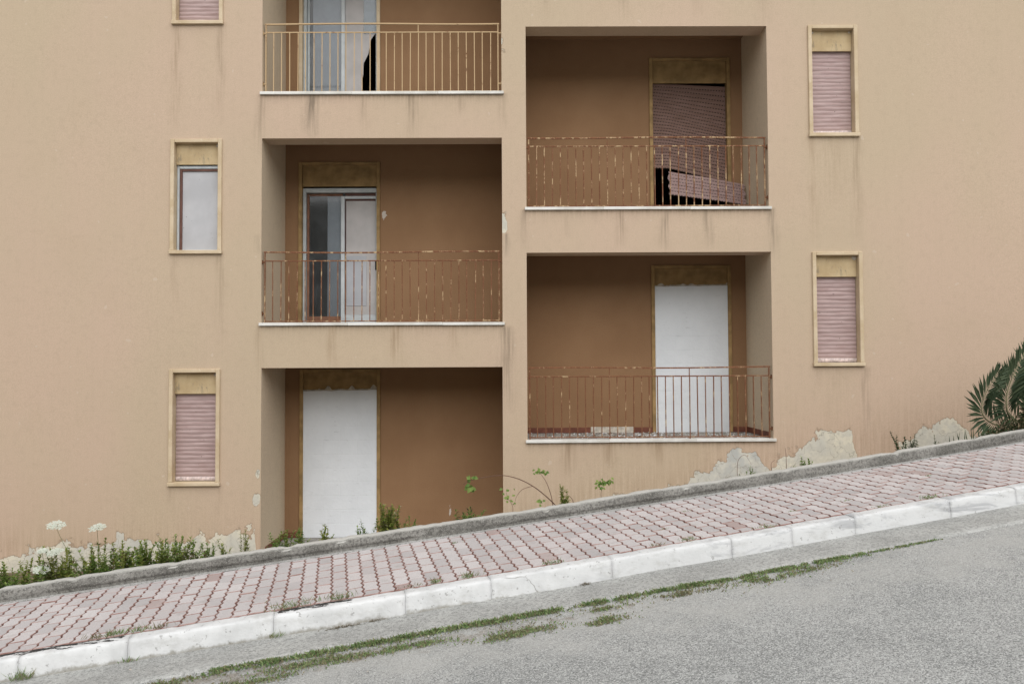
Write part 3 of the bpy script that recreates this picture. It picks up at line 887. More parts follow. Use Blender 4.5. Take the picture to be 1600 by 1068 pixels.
# ---- white sill slabs on the balcony edges
for key, cuts in (('lt', (-2.05, -.9)), ('lm', (-2.1, -.85)), ('ru', (1.3, 2.45)), ('rl', (1.35, 2.5))):
    x0, x1, zb, zt, zf = LOG[key]
    ed = [x0 - .024] + list(cuts) + [x1 + .03]
    for i in range(3):
        b = MB(); dz = random.uniform(-.003, .003)
        b.box(ed[i] + .001, ed[i + 1] - .001, D - .035, D - .0015, zb + dz, zf + .001 + dz, 0, .003)
        xi0, xi1 = max(ed[i] + .001, x0 + .0015), min(ed[i + 1] - .001, x1 - .0015)
        b.box(xi0, xi1, D - .002, D + .16, zb + .002 + dz, zf + dz, 0, .003)
        b.build('sill_slab', M['sill'], house)

# ---- railings
def rod_mesh(name, w, h, mat):
    b = MB(); b.box(-w / 2, w / 2, -w / 2, w / 2, 0, h)
    return mesh(name, b.v, b.f, mat)
def railing(key, mat, gaps, posts, bend=0):
    x0, x1, zb, zt, zf = LOG[key]
    yR = D + .055; a, b_ = x0 + .030, x1 - .030
    if key[0] == 'l': b_ -= .012
    zh = zf + .945
    b = MB(); n = 24
    for i in range(n):
        u0, u1 = a - .012 + (b_ - a + .024) * i / n, a - .012 + (b_ - a + .024) * (i + 1) / n
        dz = lambda u: .006 * math.sin((u - a) * 2.1 + zf)
        b.v += []
        k = len(b.v)
        for u in (u0, u1):
            for (yy, zz2) in ((-.011, -.009), (.011, -.009), (.011, .006), (.006, .010), (-.006, .010), (-.011, .006)):
                b.v.append((u, yR + yy, zh + zz2 + dz(u)))
        for j in range(6):
            b.f.append((k + j, k + (j + 1) % 6, k + 6 + (j + 1) % 6, k + 6 + j)); b.mi.append(0)
        if i == 0: b.f.append((k + 5, k + 4, k + 3, k + 2, k + 1, k)); b.mi.append(0)
        if i == n - 1: b.f.append(tuple(k + 6 + j for j in range(6))); b.mi.append(0)
    rail = b.build('balcony_railing', mat, house)
    b = MB(); b.box(a, b_, yR - .006, yR + .006, zh - .122, zh - .106, 0, .002); b.build('middle_rail', mat, rail)
    b = MB(); b.box(a, b_, yR - .007, yR + .007, zf + .020, zf + .033, 0, .002); b.build('bottom_rail', mat, rail)
    bm = rod_mesh('baluster', .0115, .945 - .122 - .033 + .004, mat)
    pm = rod_mesh('post', .0150, .945 - .008 - .0, mat)
    sm = rod_mesh('short_post', .0110, .100, mat)
    for i in range(gaps + 1):
        x = a + (b_ - a) * i / gaps
        if i in (0, gaps):
            o = link('post', pm, rail, (x + (.004 if i == 0 else -.004), yR, zf))
        else:
            o = link('baluster', bm, rail, (x + random.gauss(0, .0015), yR, zf + .031))
            o.rotation_euler = (random.gauss(0, .003), random.gauss(0, .0035), random.uniform(0, .3))
            if i in posts:
                link('short_post', sm, rail, (x, yR, zh - .108))
    for X, sg in ((x0, 1), (x1, -1)):
        for z in (zf + .13, zh - .13):
            b = MB(); b.box(min(X, X + sg * .040), max(X, X + sg * .040), yR - .012, yR + .012, z - .010, z + .010, 0, .003)
            b.box(min(X, X + sg * .006), max(X, X + sg * .006), yR - .028, yR + .028, z - .028, z + .028, 0, .002)
            b.build('wall_bracket', mat, rail)
    # feet between sill and bottom rail
    for i in posts:
        x = a + (b_ - a) * i / gaps
        b = MB(); b.box(x - .008, x + .008, yR - .008, yR + .008, zf - .002, zf + .022); b.build('foot', mat, rail)
railing('lt', M['rail_top'], 29, (10, 19))
railing('lm', M['rail_mid'], 29, (10, 19))
railing('ru', M['rail_right'], 30, (10, 20))
railing('rl', M['rail_low'], 30, (10, 20))

# ---- roller shutter curtain: real curved slats, built from a surface function P(u, v)
def slats(P, width, height, pitch, nu, mat, name, parent, bulge=.010, wav=.002, seed=0, hemn=0, drop=None):
    b = MB(); n = int(round(height / pitch)); sub = 4; rows = []; su = []; sv = []
    for r in range(n):
        for k in range(sub + 1):
            t = k / sub
            v = (r + t * .94) / n
            out = bulge * math.sin(math.pi * min(1, t * 1.02)) ** .7
            row = []
            for i in range(nu + 1):
                u = i / nu
                p, nrm = P(u, v)
                w = wav * noise.noise(Vector((u * 3 + seed, r * 1.7, seed))) * 2
                row.append(len(b.v)); su.append(u * width + r * .013); sv.append(t); b.v.append(tuple(Vector(p) + Vector(nrm) * (out + w) + Vector((0, 0, w * .7))))
            rows.append((r, row))
    for q in range(len(rows) - 1):
        r0, A = rows[q]; r1, B = rows[q + 1]
        for i in range(nu):
            if drop and drop((i + .5) / nu, (r0 + .5) / n): continue
            b.f.append((A[i], A[i + 1], B[i + 1], B[i])); b.mi.append(1 if hemn and r0 >= n - hemn else 0)
    mats = [mat, M['hem']] if hemn else [mat, mat]
    o = b.build(name, mats, parent, None, True)
    set_attr(o.data, 'su', su); set_attr(o.data, 'sv', sv)
    return o

def window(key, kind, tilt=0., seed=0):
    x0, x1, z0, z1 = WIN[key]; fw_ = .052; pr = .028; dep = .16
    b = MB()                                       # moulded surround: jambs and head, then the reveal lining
    b.box(x0, x0 + fw_, D - pr, D + .012, z0 + .05, z1 - .0, 0, .005)
    b.box(x1 - fw_, x1, D - pr, D + .012, z0 + .05, z1 - .0, 0, .005)
    b.box(x0 + fw_ + .0005, x1 - fw_ - .0005, D - pr + .001, D + .012, z1 - fw_ + .006, z1 - .001, 0, .005)
    li = INS + .002
    b.box(x0 + li, x0 + fw_ - .003, D + .0125, D + dep, z0 + .05, z1 - li)
    b.box(x1 - fw_ + .003, x1 - li, D + .0125, D + dep, z0 + .05, z1 - li)
    b.box(x0 + fw_ - .002, x1 - fw_ + .002, D + .0125, D + dep, z1 - fw_ + .010, z1 - li)
    w = b.build('window', M['trim'], house)
    b = MB(); b.box(x0 - .008, x1 + .008, D - pr - .014, D - .0015, z0, z0 + .049, 0, .005)
    b.box(x0 + INS + .002, x1 - INS - .002, D - .001, D + dep, z0 + INS + .001, z0 + .0495)
    b.build('window_sill', M['trim'], w)
    ix0, ix1, iz0, iz1 = x0 + fw_ - .002, x1 - fw_ + .002, z0 + .05, z1 - fw_ + .009
    zbx = iz1 - .285
    b = MB(); b.box(ix0, ix1, D + .055, D + .075, zbx, iz1 - .001, 0, .004); b.box(ix0, ix1, D + .076, D + dep, zbx + .03, zbx + .045)
    b.build('shutter_box', M['box'], w)
    b = MB(); b.quad((ix0, D + dep - .003, iz0), (ix1, D + dep - .003, iz0), (ix1, D + dep - .003, iz1), (ix0, D + dep - .003, iz1)); b.build('dark_room_sheet', M['dark'], w)  # near-black sheet, its colour stands in for the unlit room behind
    # corroded corner patches of plaster under the head
    for sx in (ix0 + .03, ix1 - .035):
        if random.random() < .75:
            b = MB(); r = random.uniform(.016, .03); c = Vector((sx, D + .052, iz1 - .03))
            pts = [(c.x + r * random.uniform(.7, 1.4) * math.cos(t), c.y, c.z + r * random.uniform(.7, 1.3) * math.sin(t)) for t in [k * .7 for k in range(9)]]
            k = len(b.v); b.v += pts + [(c.x, c.y - .008, c.z)]
            for i in range(9): b.f.append((i, (i + 1) % 9, 9)); b.mi.append(0)
            b.build('plaster_lump', M['raggedplaster'], w)
    if kind == 'shutter':
        zb2 = iz0 + .004
        W_, H_ = ix1 - ix0 - .006, zbx - zb2 + .02
        def P(u, v):
            return (ix0 + .003 + W_ * u, D + .105, zb2 + H_ * (1 - v) + tilt * (u - .3) * max(0, v - .4)), (0, -1, 0)
        slats(P, W_, H_, .0555, 10, M['shutter'], 'roller_shutter', w, .0075, .0014, seed, 1)
    else:
        zt = zbx + .0
        b = MB(); b.box(ix0 + .002, ix0 + .032, D + .085, D + .13, iz0, zt, 0, .003); b.box(ix0 + .033, ix1, D + .085, D + .13, zt - .045, zt - .005, 0, .003)
        b.box(ix0 + .033, ix1, D + .080, D + .13, iz0 + .001, iz0 + .016, 0, .003)
        fr = b.build('window_frame', M['alu_w'], w)
        b = MB(); b.box(ix0 + .034, ix0 + .068, D + .095, D + .125, iz0 + .017, zt - .047, 0, .003); b.box(ix0 + .069, ix1, D + .095, D + .125, zt - .078, zt - .047, 0, .003)
        b.build('sash', M['sash'], w)
        b = MB(); b.quad((ix0 + .066, D + .112, iz0 + .014), (ix1, D + .112, iz0 + .014), (ix1, D + .112, zt - .076), (ix0 + .066, D + .112, zt - .076))
        b.build('pane', M['pane'], w)
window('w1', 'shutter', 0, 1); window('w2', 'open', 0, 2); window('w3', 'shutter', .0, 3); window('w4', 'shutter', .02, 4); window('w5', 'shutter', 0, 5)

# ---- balcony doors
def door_frame(key, name, top=True):
    x0, x1, z0, z1 = DOOR[key]; f = .052
    b = MB()
    b.box(x0, x0 + f, DB - .022, DB + .10, z0 + .002, z1, 0, .004); b.box(x1 - f, x1, DB - .022, DB + .10, z0 + .002, z1, 0, .004)
    b.box(x0 + f + .0005, x1 - f - .0005, DB - .021, DB + .10, z1 - f + .01, z1 - .001, 0, .004)
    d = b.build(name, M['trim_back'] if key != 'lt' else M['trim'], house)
    return d, x0 + f, x1 - f, z0, z1 - f + .01
def hang_box(d, x0, x1, z0, z1, mat='trim_back'):
    b = MB(); b.box(x0 + .001, x1 - .001, DB + .012, DB + .035, z0, z1 - .001, 0, .004); b.build('shutter_box', M[mat], d)

# middle left: sliding aluminium door, pale board in the right sash
def sliding(key, left_dark, torn):
    d, x0, x1, z0, z1 = door_frame(key, 'balcony_door')
    zb = z1 - .315
    hang_box(d, x0, x1, zb, z1)
    b = MB(); b.box(x0 + .001, x0 + .048, DB + .045, DB + .13, z0, zb - .02, 0, .003); b.box(x0 + .049, x1 - .001, DB + .03, DB + .13, zb - .085, zb - .022, 0, .003)
    b.box(x1 - .02, x1 - .001, DB + .045, DB + .13, z0, zb - .087, 0, .003)
    b.build('track_frame', M['alu'], d)
    xm = x0 + .56
    # fixed left leaf
    zl0, zt = z0 + .17, zb - .09
    b = MB(); b.box(x0 + .05, x0 + .085, DB + .092, DB + .115, z0 + .004, zt, 0, .003); b.box(x0 + .086, xm + .02, DB + .092, DB + .115, z0 + .004, zl0, 0, .003); b.box(x0 + .086, xm + .02, DB + .092, DB + .115, zt - .035, zt, 0, .003)
    b.build('fixed_leaf', M['brownpanel'] if not torn else M['alu'], d)
    b = MB(); b.quad((x0 + .08, DB + .103, zl0 - .01), (xm + .02, DB + .103, zl0 - .01), (xm + .02, DB + .103, zt - .03), (x0 + .08, DB + .103, zt - .03)); b.build('pane', M['glass'], d)
    b = MB()
    xs0 = x0 + .085 + left_dark
    b.box(xs0, xm + .05, DB + .16, DB + .175, z0 + .05, zt + .05, 0, .002)
    b.build('pale_sheet', M['board_b'], d)  # pale sheet added for the glass reflection on lm, a curtain on lt
    # sliding right leaf
    b = MB(); b.box(xm, xm + .055, DB + .052, DB + .086, z0 + .004, zt - .045, 0, .004); b.box(xm + .056, x1 - .022, DB + .052, DB + .086, zt - .085, zt - .045, 0, .004)
    b.box(xm + .056, x1 - .022, DB + .052, DB + .086, z0 + .004, z0 + .19, 0, .004)
    leaf = b.build('sliding_leaf', M['alu_w'], d)
    if not torn:
        b = MB(); b.box(xm + .075, x1 - .024, DB + .070, DB + .078, z0 + .192, zt - .115, 0, .002); b.build('door_board', M['board'], d)
        b = MB(); b.box(xm + .085, x1 - .16, DB + .062, DB + .069, z0 + .32, z0 + 1.06, 0, .002); b.build('nailed_sheet', M['board_b'], d)
        b = MB(); b.box(xm + .057, x1 - .03, DB + .090, DB + .094, z0 + .01, zt + .03); b.build('leaf_shadow_gap', M['sash'], d)  # thin dark sheet put in as the shadow gap behind the sliding leaf
        b = MB(); b.box(x1 - .028, x1 - .006, DB + .036, DB + .053, z0 + .85, z0 + .98, 0, .004); b.build('lock', M['dark'], d)
    else:
        xr = x1 - .024
        pts = [(xm + .057, z0 + .19), (xm + .30, z0 + .19), (xm + .305, z0 + .62), (xm + .325, z0 + .68), (xm + .33, z0 + .86), (xm + .40, z0 + 1.0), (xm + .44, z0 + 1.22), (xr, z0 + 1.32), (xr, zt - .087), (xm + .057, zt - .087)]
        b = MB(); b.poly([(x, DB + .074, z) for x, z in pts]); b.poly([(x, DB + .080, z) for x, z in reversed(pts)])
        b.build('torn_board', M['board'], d)
        b = MB(); b.box(xm + .33, xr, DB + .0665, DB + .0725, z0 + 1.30, zt - .09, 0, .002); b.build('pane', M['glass'], d)
        b = MB(); b.poly([(xm + .30, DB + .07, z0 + .006), (xr, DB + .05, z0 + .006), (xr, DB + .06, z0 + .16), (xm + .42, DB + .07, z0 + .10)]); b.build('glass_shard', M['board_b'], d)
    return d
sliding('lm', .255, False)
sliding('lt', .03, True)

# lower doorways, walled up and painted white
def blocked(key, name, ragseed, ztop, up):
    d, x0, x1, z0, z1 = door_frame(key, name)
    hang_box(d, x0, x1, ztop - .06, z1)
    random.seed(ragseed)
    b = MB(); n = 26
    top = [ztop + .010 * noise.noise(Vector((i * .35, ragseed, 0))) + .012 * (i / n) for i in range(n + 1)]
    fr = [(x0 - .006 + (x1 - x0 + .012) * i / n) for i in range(n + 1)]
    yf = DB - .003
    for i in range(n):
        b.quad((fr[i], yf, z0), (fr[i + 1], yf, z0), (fr[i + 1], yf, top[i + 1]), (fr[i], yf, top[i]))
        b.quad((fr[i], yf, top[i]), (fr[i + 1], yf, top[i + 1]), (fr[i + 1], yf + .05, top[i + 1]), (fr[i], yf + .05, top[i]))
    b.build('white_infill', M['whitedoor'], d)
    # ragged dabs of plaster along the upper edge
    b = MB(); n = 90; xs_ = [x0 + (x1 - x0) * i / n for i in range(n + 1)]
    for i in range(n):
        h0, h1 = [max(.003, .016 + up * max(0, noise.noise(Vector((xx_ * 9, ragseed, 1))) - .05) * .16 + .006 * noise.noise(Vector((xx_ * 40, 1, 1)))) for xx_ in (xs_[i], xs_[i + 1])]
        tz0, tz1 = [float(np.interp(q, fr, top)) + .003 for q in (xs_[i], xs_[i + 1])]
        y1 = DB - .005
        b.quad((xs_[i], y1, tz0), (xs_[i + 1], y1, tz1), (xs_[i + 1], y1 + .008, tz1 + h1), (xs_[i], y1 + .008, tz0 + h0))
        b.quad((xs_[i], y1 + .008, tz0 + h0), (xs_[i + 1], y1 + .008, tz1 + h1), (xs_[i + 1], y1 + .05, tz1 + h1), (xs_[i], y1 + .05, tz0 + h0))
    b.build('plaster_edge', M['raggedplaster'], d)
blocked('rl', 'blocked_doorway', 3, 2.842, .35)
blocked('lg', 'blocked_doorway', 8, 1.335, 1.0)

# upper right: broken roller shutter hanging askew
d, x0, x1, z0, z1 = door_frame('ru', 'balcony_door')
hang_box(d, x0, x1, z1 - .33, z1)
def Pup(u, v):
    zt_ = 5.90 - .02
    zb_ = 4.60 - .02 * u if u < .2 else 4.60 - .004 - .22 * (u - .2) / .8
    sag = .24 * u * math.sin(math.pi * min(1, v * 1.15 + .08)) * (1 - v)
    z = zt_ + (zb_ - zt_) * v - sag * .9
    return (x0 + .006 + (x1 - x0 - .012 + .06 * max(0, v - .75)) * u, DB + .055 - .06 * max(0, v - .7) - .02 * math.sin(u * 3) * v, z), (0, -1, 0)
slats(Pup, 1.1, 1.32, .0485, 22, M['shutter_shaded'], 'broken_shutter', d, .0075, .0016, 11)
def Plow(u, v):
    zt_ = 4.52 - .20 * u; zb_ = 4.155 - .16 * u
    return (2.375 + 1.105 * u + .012 * math.sin(v * 17), DB - .12 - .10 * v - .03 * math.sin(u * 2.5), zt_ + (zb_ - zt_) * v), (0, -1, .15)
slats(Plow, 1.1, .36, .0485, 22, M['shutter_lit'], 'fallen_shutter_end', d, .0055, .002, 17)

# skirting tiles and debris of the loggias at the street
def tiles(name, pts, z, h, yoff=0):
    for (a, b_) in pts:
        b = MB(); b.box(a, b_, DB - .012, DB - .0005, z, z + h, 0, .002); b.build('skirting_tile', M['skirt'], house)
zf = LOG['rl'][4]
tiles('rl', [(.28, .60), (.602, .92), (.922, 1.22), (1.86, 2.128), (3.309, 3.512)], zf, .078)
b = MB(); b.box(1.225, 1.855, DB - .004, DB - .0005, zf, zf + .085); b.build('bare_plaster', M['raggedplaster'], house)
for i in range(4):
    b = MB(); y0 = D + .20 + i * .245; b.box(RX1 + .005 - .012, RX1 + .0045, y0, y0 + .243, zf, zf + .078, 0, .002); b.build('skirting_tile', M['skirt'], house)
zf = LOG['lg'][4]
tiles('lg', [(-3.238, -3.031), (-1.848, -1.55), (-1.548, -1.25), (-1.248, -.95), (-.948, -.65), (-.648, -.35), (-.348, -.06)], zf, .078)
for i in range(4):
    b = MB(); y0 = D + .20 + i * .245; b.box(LX0 + .0085, LX0 + .021, y0, y0 + .243, zf, zf + .078, 0, .002); b.build('skirting_tile', M['skirt'], house)
random.seed(21)
b = MB(); zf = LOG['rl'][4]
for i in range(900):
    x = random.uniform(RX0 + .05, RX1 - .05); y = random.uniform(D + .16, DB - .02); r = random.uniform(.004, .018) * (1.5 if 1.2 < x < 2.2 else 1)
    k = len(b.v); a = random.uniform(0, 6)
    for q in range(4):
        t = a + q * 1.57 + random.uniform(-.3, .3); b.v.append((x + r * math.cos(t), y + r * math.sin(t), zf - .003 + random.uniform(0, r * .4)))
    b.v.append((x, y, zf + r * random.uniform(.4, .9)))
    mi_ = random.choice((0, 0, 0, 1, 2))
    for q in range(4): b.f.append((k + q, k + (q + 1) % 4, k + 4)); b.mi.append(mi_)
o = b.build('floor_debris', [M['rubble'], M['soil'], M['whitedoor']], house); o['kind'] = 'stuff'

# ------------------------------------------------------------------ plants
def wall_line(X):
    lw_ = (X + (NW + WW) * ST) / CT
    return Y0 + lw_ * ST + (NW + WW) * CT, zl(lw_) + WALLTOP
def weed(name, X, back, top, mats, seed, nst=5, spread=.06, leaf=.03, dens=1., label='', cat='weed', group=None, spike=True, base=None):
    """upright herb: thin stems set with many small leaves; top = height above the low wall"""
    rng = random.Random(seed)
    yw, zw = wall_line(X)
    Y = yw + back
    zb = soil_z(X, Y) if base is None else base
    H = max(.10, zw + top - zb)
    b = MB()
    for s_ in range(nst):
        h = H * (1 if s_ == 0 else rng.uniform(.5, .97))
        ox, oy = rng.gauss(0, spread), rng.gauss(0, spread * .7)
        lx, ly = ox * .6 + rng.gauss(0, .02), oy * .6 + rng.gauss(0, .02)
        P = lambda t: Vector((X + ox * .5 + lx * t + .012 * math.sin(t * 5 + s_), Y + oy * .5 + ly * t, zb + h * t))
        b.tube([P(t / 4) for t in range(5)], [.0028, .0025, .002, .0016, .001], 3, 1)
        nl = int(h / .011 * dens)
        for i in range(nl):
            t = .12 + .88 * (i + rng.random()) / nl
            az = i * 2.4 + rng.uniform(-.9, .9)
            el = rng.uniform(-.35, .85) + (.4 * t if spike else 0)
            L = leaf * rng.uniform(.6, 1.25) * ((1.15 - .62 * t) if spike else 1)
            dv = Vector((math.cos(az) * math.cos(el), math.sin(az) * math.cos(el), math.sin(el)))
            mi_ = 0 if rng.random() < .8 or len(mats) < 2 else 2
            b.leaf(P(t), dv, (0, 0, 1), L, L * rng.uniform(.38, .6), mi_)
    ms = [M[mats[0]], M['stem'], M[mats[-1]]]
    o = b.build(name, ms, None, (X, Y, zb))
    thing(o, label, cat, group)
    return o

ORD = 'first second third fourth fifth sixth seventh eighth ninth tenth eleventh twelfth thirteenth fourteenth fifteenth sixteenth'.split()
# dense bank of weeds at the far left, counted one by one
row = [(-4.36, .14, .10, 'leaf_yg'), (-4.21, .10, .15, 'leaf_g'), (-4.08, .16, .17, 'leaf_yg'), (-3.97, .12, .13, 'leaf_g'), (-3.86, .2, .12, 'leaf_yg'),
       (-3.76, .13, .20, 'leaf_yg'), (-3.60, .10, .11, 'leaf_g'), (-3.52, .18, .20, 'leaf_yg'), (-3.41, .11, .12, 'leaf_g'), (-3.31, .14, .17, 'leaf_yg'), (-3.22, .12, .14, 'leaf_g'), (-3.15, .15, .175, 'leaf_yg'),
       (-3.04, .11, .10, 'leaf_g'), (-2.95, .14, .15, 'leaf_yg'), (-2.90, .17, .16, 'leaf_g'), (-2.78, .12, .12, 'leaf_g')]
for i, (X, bk, tp, mt) in enumerate(row):
    weed('weed', X, bk, tp * 1.12 + .01, (mt, 'leaf_g' if mt == 'leaf_yg' else 'leaf_yg', 'leaf_dry' if i % 3 == 0 else 'leaf_g'), 100 + i, 12, .09, .058, 1.6,
         '%s weed behind the low wall, %s from the left in the dense bank' % ('yellowish leafy' if mt == 'leaf_yg' else 'green leafy', ORD[i]), 'weed', 'weeds banked up behind the low wall at left')
# low ground cover below them
rng = random.Random(5); b = MB()
for i in range(2600):
    X = rng.uniform(-5.6, -2.2); yw, zw = wall_line(X); Y = yw + rng.uniform(.02, .55)
    z = soil_z(X, Y); h = rng.uniform(.02, .13) * (1 if X < -2.8 else .6)
    az = rng.uniform(0, 6.3); el = rng.uniform(.3, 1.3)
    b.leaf((X, Y, z + h * .6), (math.cos(az) * math.cos(el), math.sin(az) * math.cos(el), math.sin(el)), (0, 0, 1), rng.uniform(.03, .07), rng.uniform(.01, .022), rng.choice((0, 0, 1, 2)))
o = b.build('ground_cover', [M['leaf_g'], M['leaf_yg'], M['straw']]); thing(o, 'low green ground cover growing in the earth behind the low wall', 'ground cover'); o['kind'] = 'stuff'

singles = [
    (-2.60, .10, .075, ('leaf_g',), 4, .03, .028, 1., 'small green weed before bare plaster, left of the lowest balcony recess'),
    (-2.47, .12, .07, ('leaf_yg', 'leaf_g'), 4, .03, .026, 1., 'small yellowish weed beside the bare plaster patch left of the recess'),
    (-2.32, .13, .135, ('leaf_yg', 'straw'), 3, .02, .020, .9, 'thin tall yellowish weed at the corner of the lowest recess'),
    (-2.06, .14, .07, ('leaf_g',), 6, .035, .030, 1., 'green weed at the left inner wall of the lowest recess'),
    (-1.90, .12, .09, ('leaf_g', 'leaf_yg'), 6, .04, .032, 1., 'leafy green weed just left of the white walled-up doorway at street level'),
    (-1.65, .12, .075, ('leaf_yg', 'leaf_g'), 4, .03, .030, 1., 'small yellow-green weed in front of the white street-level doorway'),
    (-1.29, .12, .06, ('leaf_g', 'leaf_dk'), 5, .035, .026, .9, 'greyish green weed at the right foot of the white street-level doorway'),
    (-1.10, .13, .185, ('leaf_yg', 'straw'), 10, .05, .036, 1.5, 'tall bushy yellow-green weed right of the white street-level doorway'),
    (-.94, .12, .035, ('leaf_g',), 5, .04, .026, 1., 'low weed right of the tall bushy one, before the brown wall'),
    (-.35, .12, .05, ('leaf_g', 'leaf_dk'), 7, .05, .030, 1.1, 'round green weed at the low wall before the brown recess wall'),
    (.54, .12, .125, ('leaf_yg', 'leaf_g'), 5, .025, .028, 1.2, 'pale green spiky weed beside the arching bramble'),
    (2.42, .10, .035, ('leaf_g', 'leaf_dk'), 4, .03, .024, .8, 'tiny weed on the wall below the grey bare plaster patch'),
    (3.03, .10, .045, ('leaf_g',), 7, .03, .030, 1.1, 'small bright green weed below the bare plaster right of lowest railing'),
    (4.19, .14, .125, ('leaf_dk',), 3, .03, .026, 1.2, 'dark upright weed between two bare plaster patches at right'),
    (4.30, .14, .085, ('leaf_dk',), 3, .02, .024, 1.2, 'shorter dark upright weed next to the dark upright one'),
    (4.55, .12, .045, ('leaf_dk',), 2, .015, .020, 1.2, 'single dark sprout before the last bare plaster patch'),
]
for i, (X, bk, tp, mt, ns_, sp, lf, de, lab) in enumerate(singles):
    weed('weed', X, bk, tp * 1.1 + .02, mt, 300 + i, int(ns_ * 1.7) + 1, sp * 1.25, lf * 1.75, de * 1.7, lab)

# wild carrots with flat white flower heads
def umbel_plant(X, back, stems, label, seed):
    rng = random.Random(seed); yw, zw = wall_line(X); Y = yw + back; zb = soil_z(X, Y)
    root = bpy.data.objects.new('wild_carrot', None); COL.objects.link(root); root.location = (X, Y, zb); WL[root.name] = Vector((X, Y, zb))
    thing(root, label, 'wild flower')
    for (tx, tz, r, tilt) in stems:
        tip = Vector((tx, Y + rng.uniform(-.05, .05), tz))
        b = MB(); pts = []
        for i in range(8):
            t = i / 7; p = Vector((X, Y, zb)).lerp(tip, t); p.x += .05 * math.sin(t * 3.1) * (1 if tx < X else -1) * -1; pts.append(p)
        b.tube(pts, [.004 - .0022 * i / 7 for i in range(8)], 4)
        for k in range(7):
            t = rng.uniform(.15, .8); p = pts[int(t * 7)]
            for q in range(6):
                az = rng.uniform(0, 6.3); b.leaf(p, (math.cos(az), math.sin(az) * .6, rng.uniform(-.1, .6)), (0, 0, 1), rng.uniform(.03, .06), .010)
        b.build('stem', M['stem'], root)
        b = MB(); nrm = Vector((tilt, -.35, 1)).normalized(); ax = nrm.cross(Vector((0, 1, 0))).normalized(); ay = nrm.cross(ax)
        for k in range(26):
            rr = r * math.sqrt((k + .5) / 26); az = k * 2.4; c = tip + ax * rr * math.cos(az) + ay * rr * math.sin(az) + nrm * (.018 - .010 * (rr / r) ** 2)
            b.tube([tip, c], [.0009, .0007], 3, 1)
            for q in range(24):
                a2 = rng.uniform(0, 6.3); r2 = rng.uniform(.002, r * .21); cc = c + ax * r2 * math.cos(a2) + ay * r2 * math.sin(a2) + nrm * rng.uniform(-.002, .005)
                s2 = rng.uniform(.0035, .006)
                b.poly([tuple(cc + ax * s2), tuple(cc + ay * s2), tuple(cc - ax * s2), tuple(cc - ay * s2)])
        b.build('flower_head', [M['umbel'], M['stem']], root)
umbel_plant(-3.50, .16, [(-3.86, .315, .072, .16)], 'wild carrot with white flower head leaning left, highest of all', 1)
umbel_plant(-3.36, .15, [(-3.555, .275, .066, -.02)], 'wild carrot with flat white flower head, rightmost of the flowers', 2)
umbel_plant(-3.74, .12, [(-3.82, .105, .062, -.05), (-3.93, .115, .038, .1)], 'wild carrot with low white flower heads among the left weeds', 3)
umbel_plant(-3.80, .10, [(-3.92, -.035, .06, .25)], 'wild carrot with pale head half hidden just above the low wall', 4)

# bramble with arching canes, and small sprigs
def cane_plant(name, canes, leaves, label, cat):
    p0 = Vector(canes[0][0][0]); zb = soil_z(p0.x, p0.y); base = Vector((p0.x, p0.y, zb))
    root = bpy.data.objects.new(name, None); COL.objects.link(root); root.location = base; WL[root.name] = base
    thing(root, label, cat)
    for pts, r in canes:
        pts = [Vector(p) for p in pts]; sm_ = []
        for i in range(len(pts) - 1):
            a = pts[max(i - 1, 0)]; b_ = pts[i]; c = pts[i + 1]; e = pts[min(i + 2, len(pts) - 1)]
            for k in range(6):
                t = k / 6
                sm_.append(.5 * ((2 * b_) + (c - a) * t + (2 * a - 5 * b_ + 4 * c - e) * t * t + (3 * b_ - a - 3 * c + e) * t ** 3))
        sm_.append(pts[-1]); n = len(sm_)
        b = MB(); b.tube(sm_, [r * (1 - .7 * i / n) for i in range(n)], 5); b.build('cane', M['cane'], root)
    rng = random.Random(len(label))
    for (c, n, sz, spr) in leaves:
        for i in range(int(n * 1.5)):
            az = rng.uniform(0, 6.3); el = rng.uniform(-.9, .6)
            p = Vector(c) + Vector((rng.gauss(0, spr), rng.gauss(0, spr * .5), rng.gauss(0, spr)))
            b = MB(); dv = Vector((math.cos(az) * math.cos(el), math.sin(az) * math.cos(el) * .5, math.sin(el)))
            L = sz * rng.uniform(.85, 1.4)
            b.leaf(p, dv, (rng.uniform(-.5, .5), -1, .6), L, L * .8, 0, .12); b.build('leaf', M['leaf_g'], root)
cane_plant('bramble', [([(.50, 8.03, .22), (.47, 8.03, .32), (.23, 7.98, .53), (-.03, 7.93, .63), (-.32, 7.88, .60), (-.42, 7.87, .555)], .0065),
                       ([(.24, 7.99, .52), (.14, 7.97, .49), (.08, 7.96, .41), (.07, 7.96, .33)], .003),
                       ([(.44, 8.02, .28), (.42, 8.02, .42), (.37, 8.01, .56), (.31, 8.0, .645)], .0045),
                       ([(.64, 8.05, .26), (.63, 8.05, .37), (.59, 8.05, .42)], .005)],
           [((-.345, 7.87, .62), 4, .04, .012), ((-.335, 7.87, .53), 6, .05, .016), ((.30, 8.0, .675), 6, .032, .028), ((.36, 8.01, .655), 4, .03, .015), ((.30, 8.0, .375), 5, .035, .018)],
           'bramble with long brown cane arching left in front of the tan wall', 'bramble')
cane_plant('vine_sprig', [([(.04, 7.95, .2), (.05, 7.95, .33), (.0, 7.94, .42), (-.01, 7.94, .47)], .0028)],
           [((.0, 7.94, .45), 5, .032, .025), ((.055, 7.94, .42), 3, .026, .014), ((.04, 7.94, .365), 3, .026, .012)], 'small leafy sprig at the corner between brown recess and tan pier', 'sprig')
cane_plant('vine_sprig', [([(.93, 8.13, .3), (.91, 8.13, .42), (.935, 8.13, .50)], .003)],
           [((.90, 8.12, .515), 12, .034, .020), ((.985, 8.12, .55), 9, .030, .018), ((.94, 8.12, .53), 5, .03, .012)], 'lone leafy sprig on a thin stalk under the lowest railing', 'sprig')
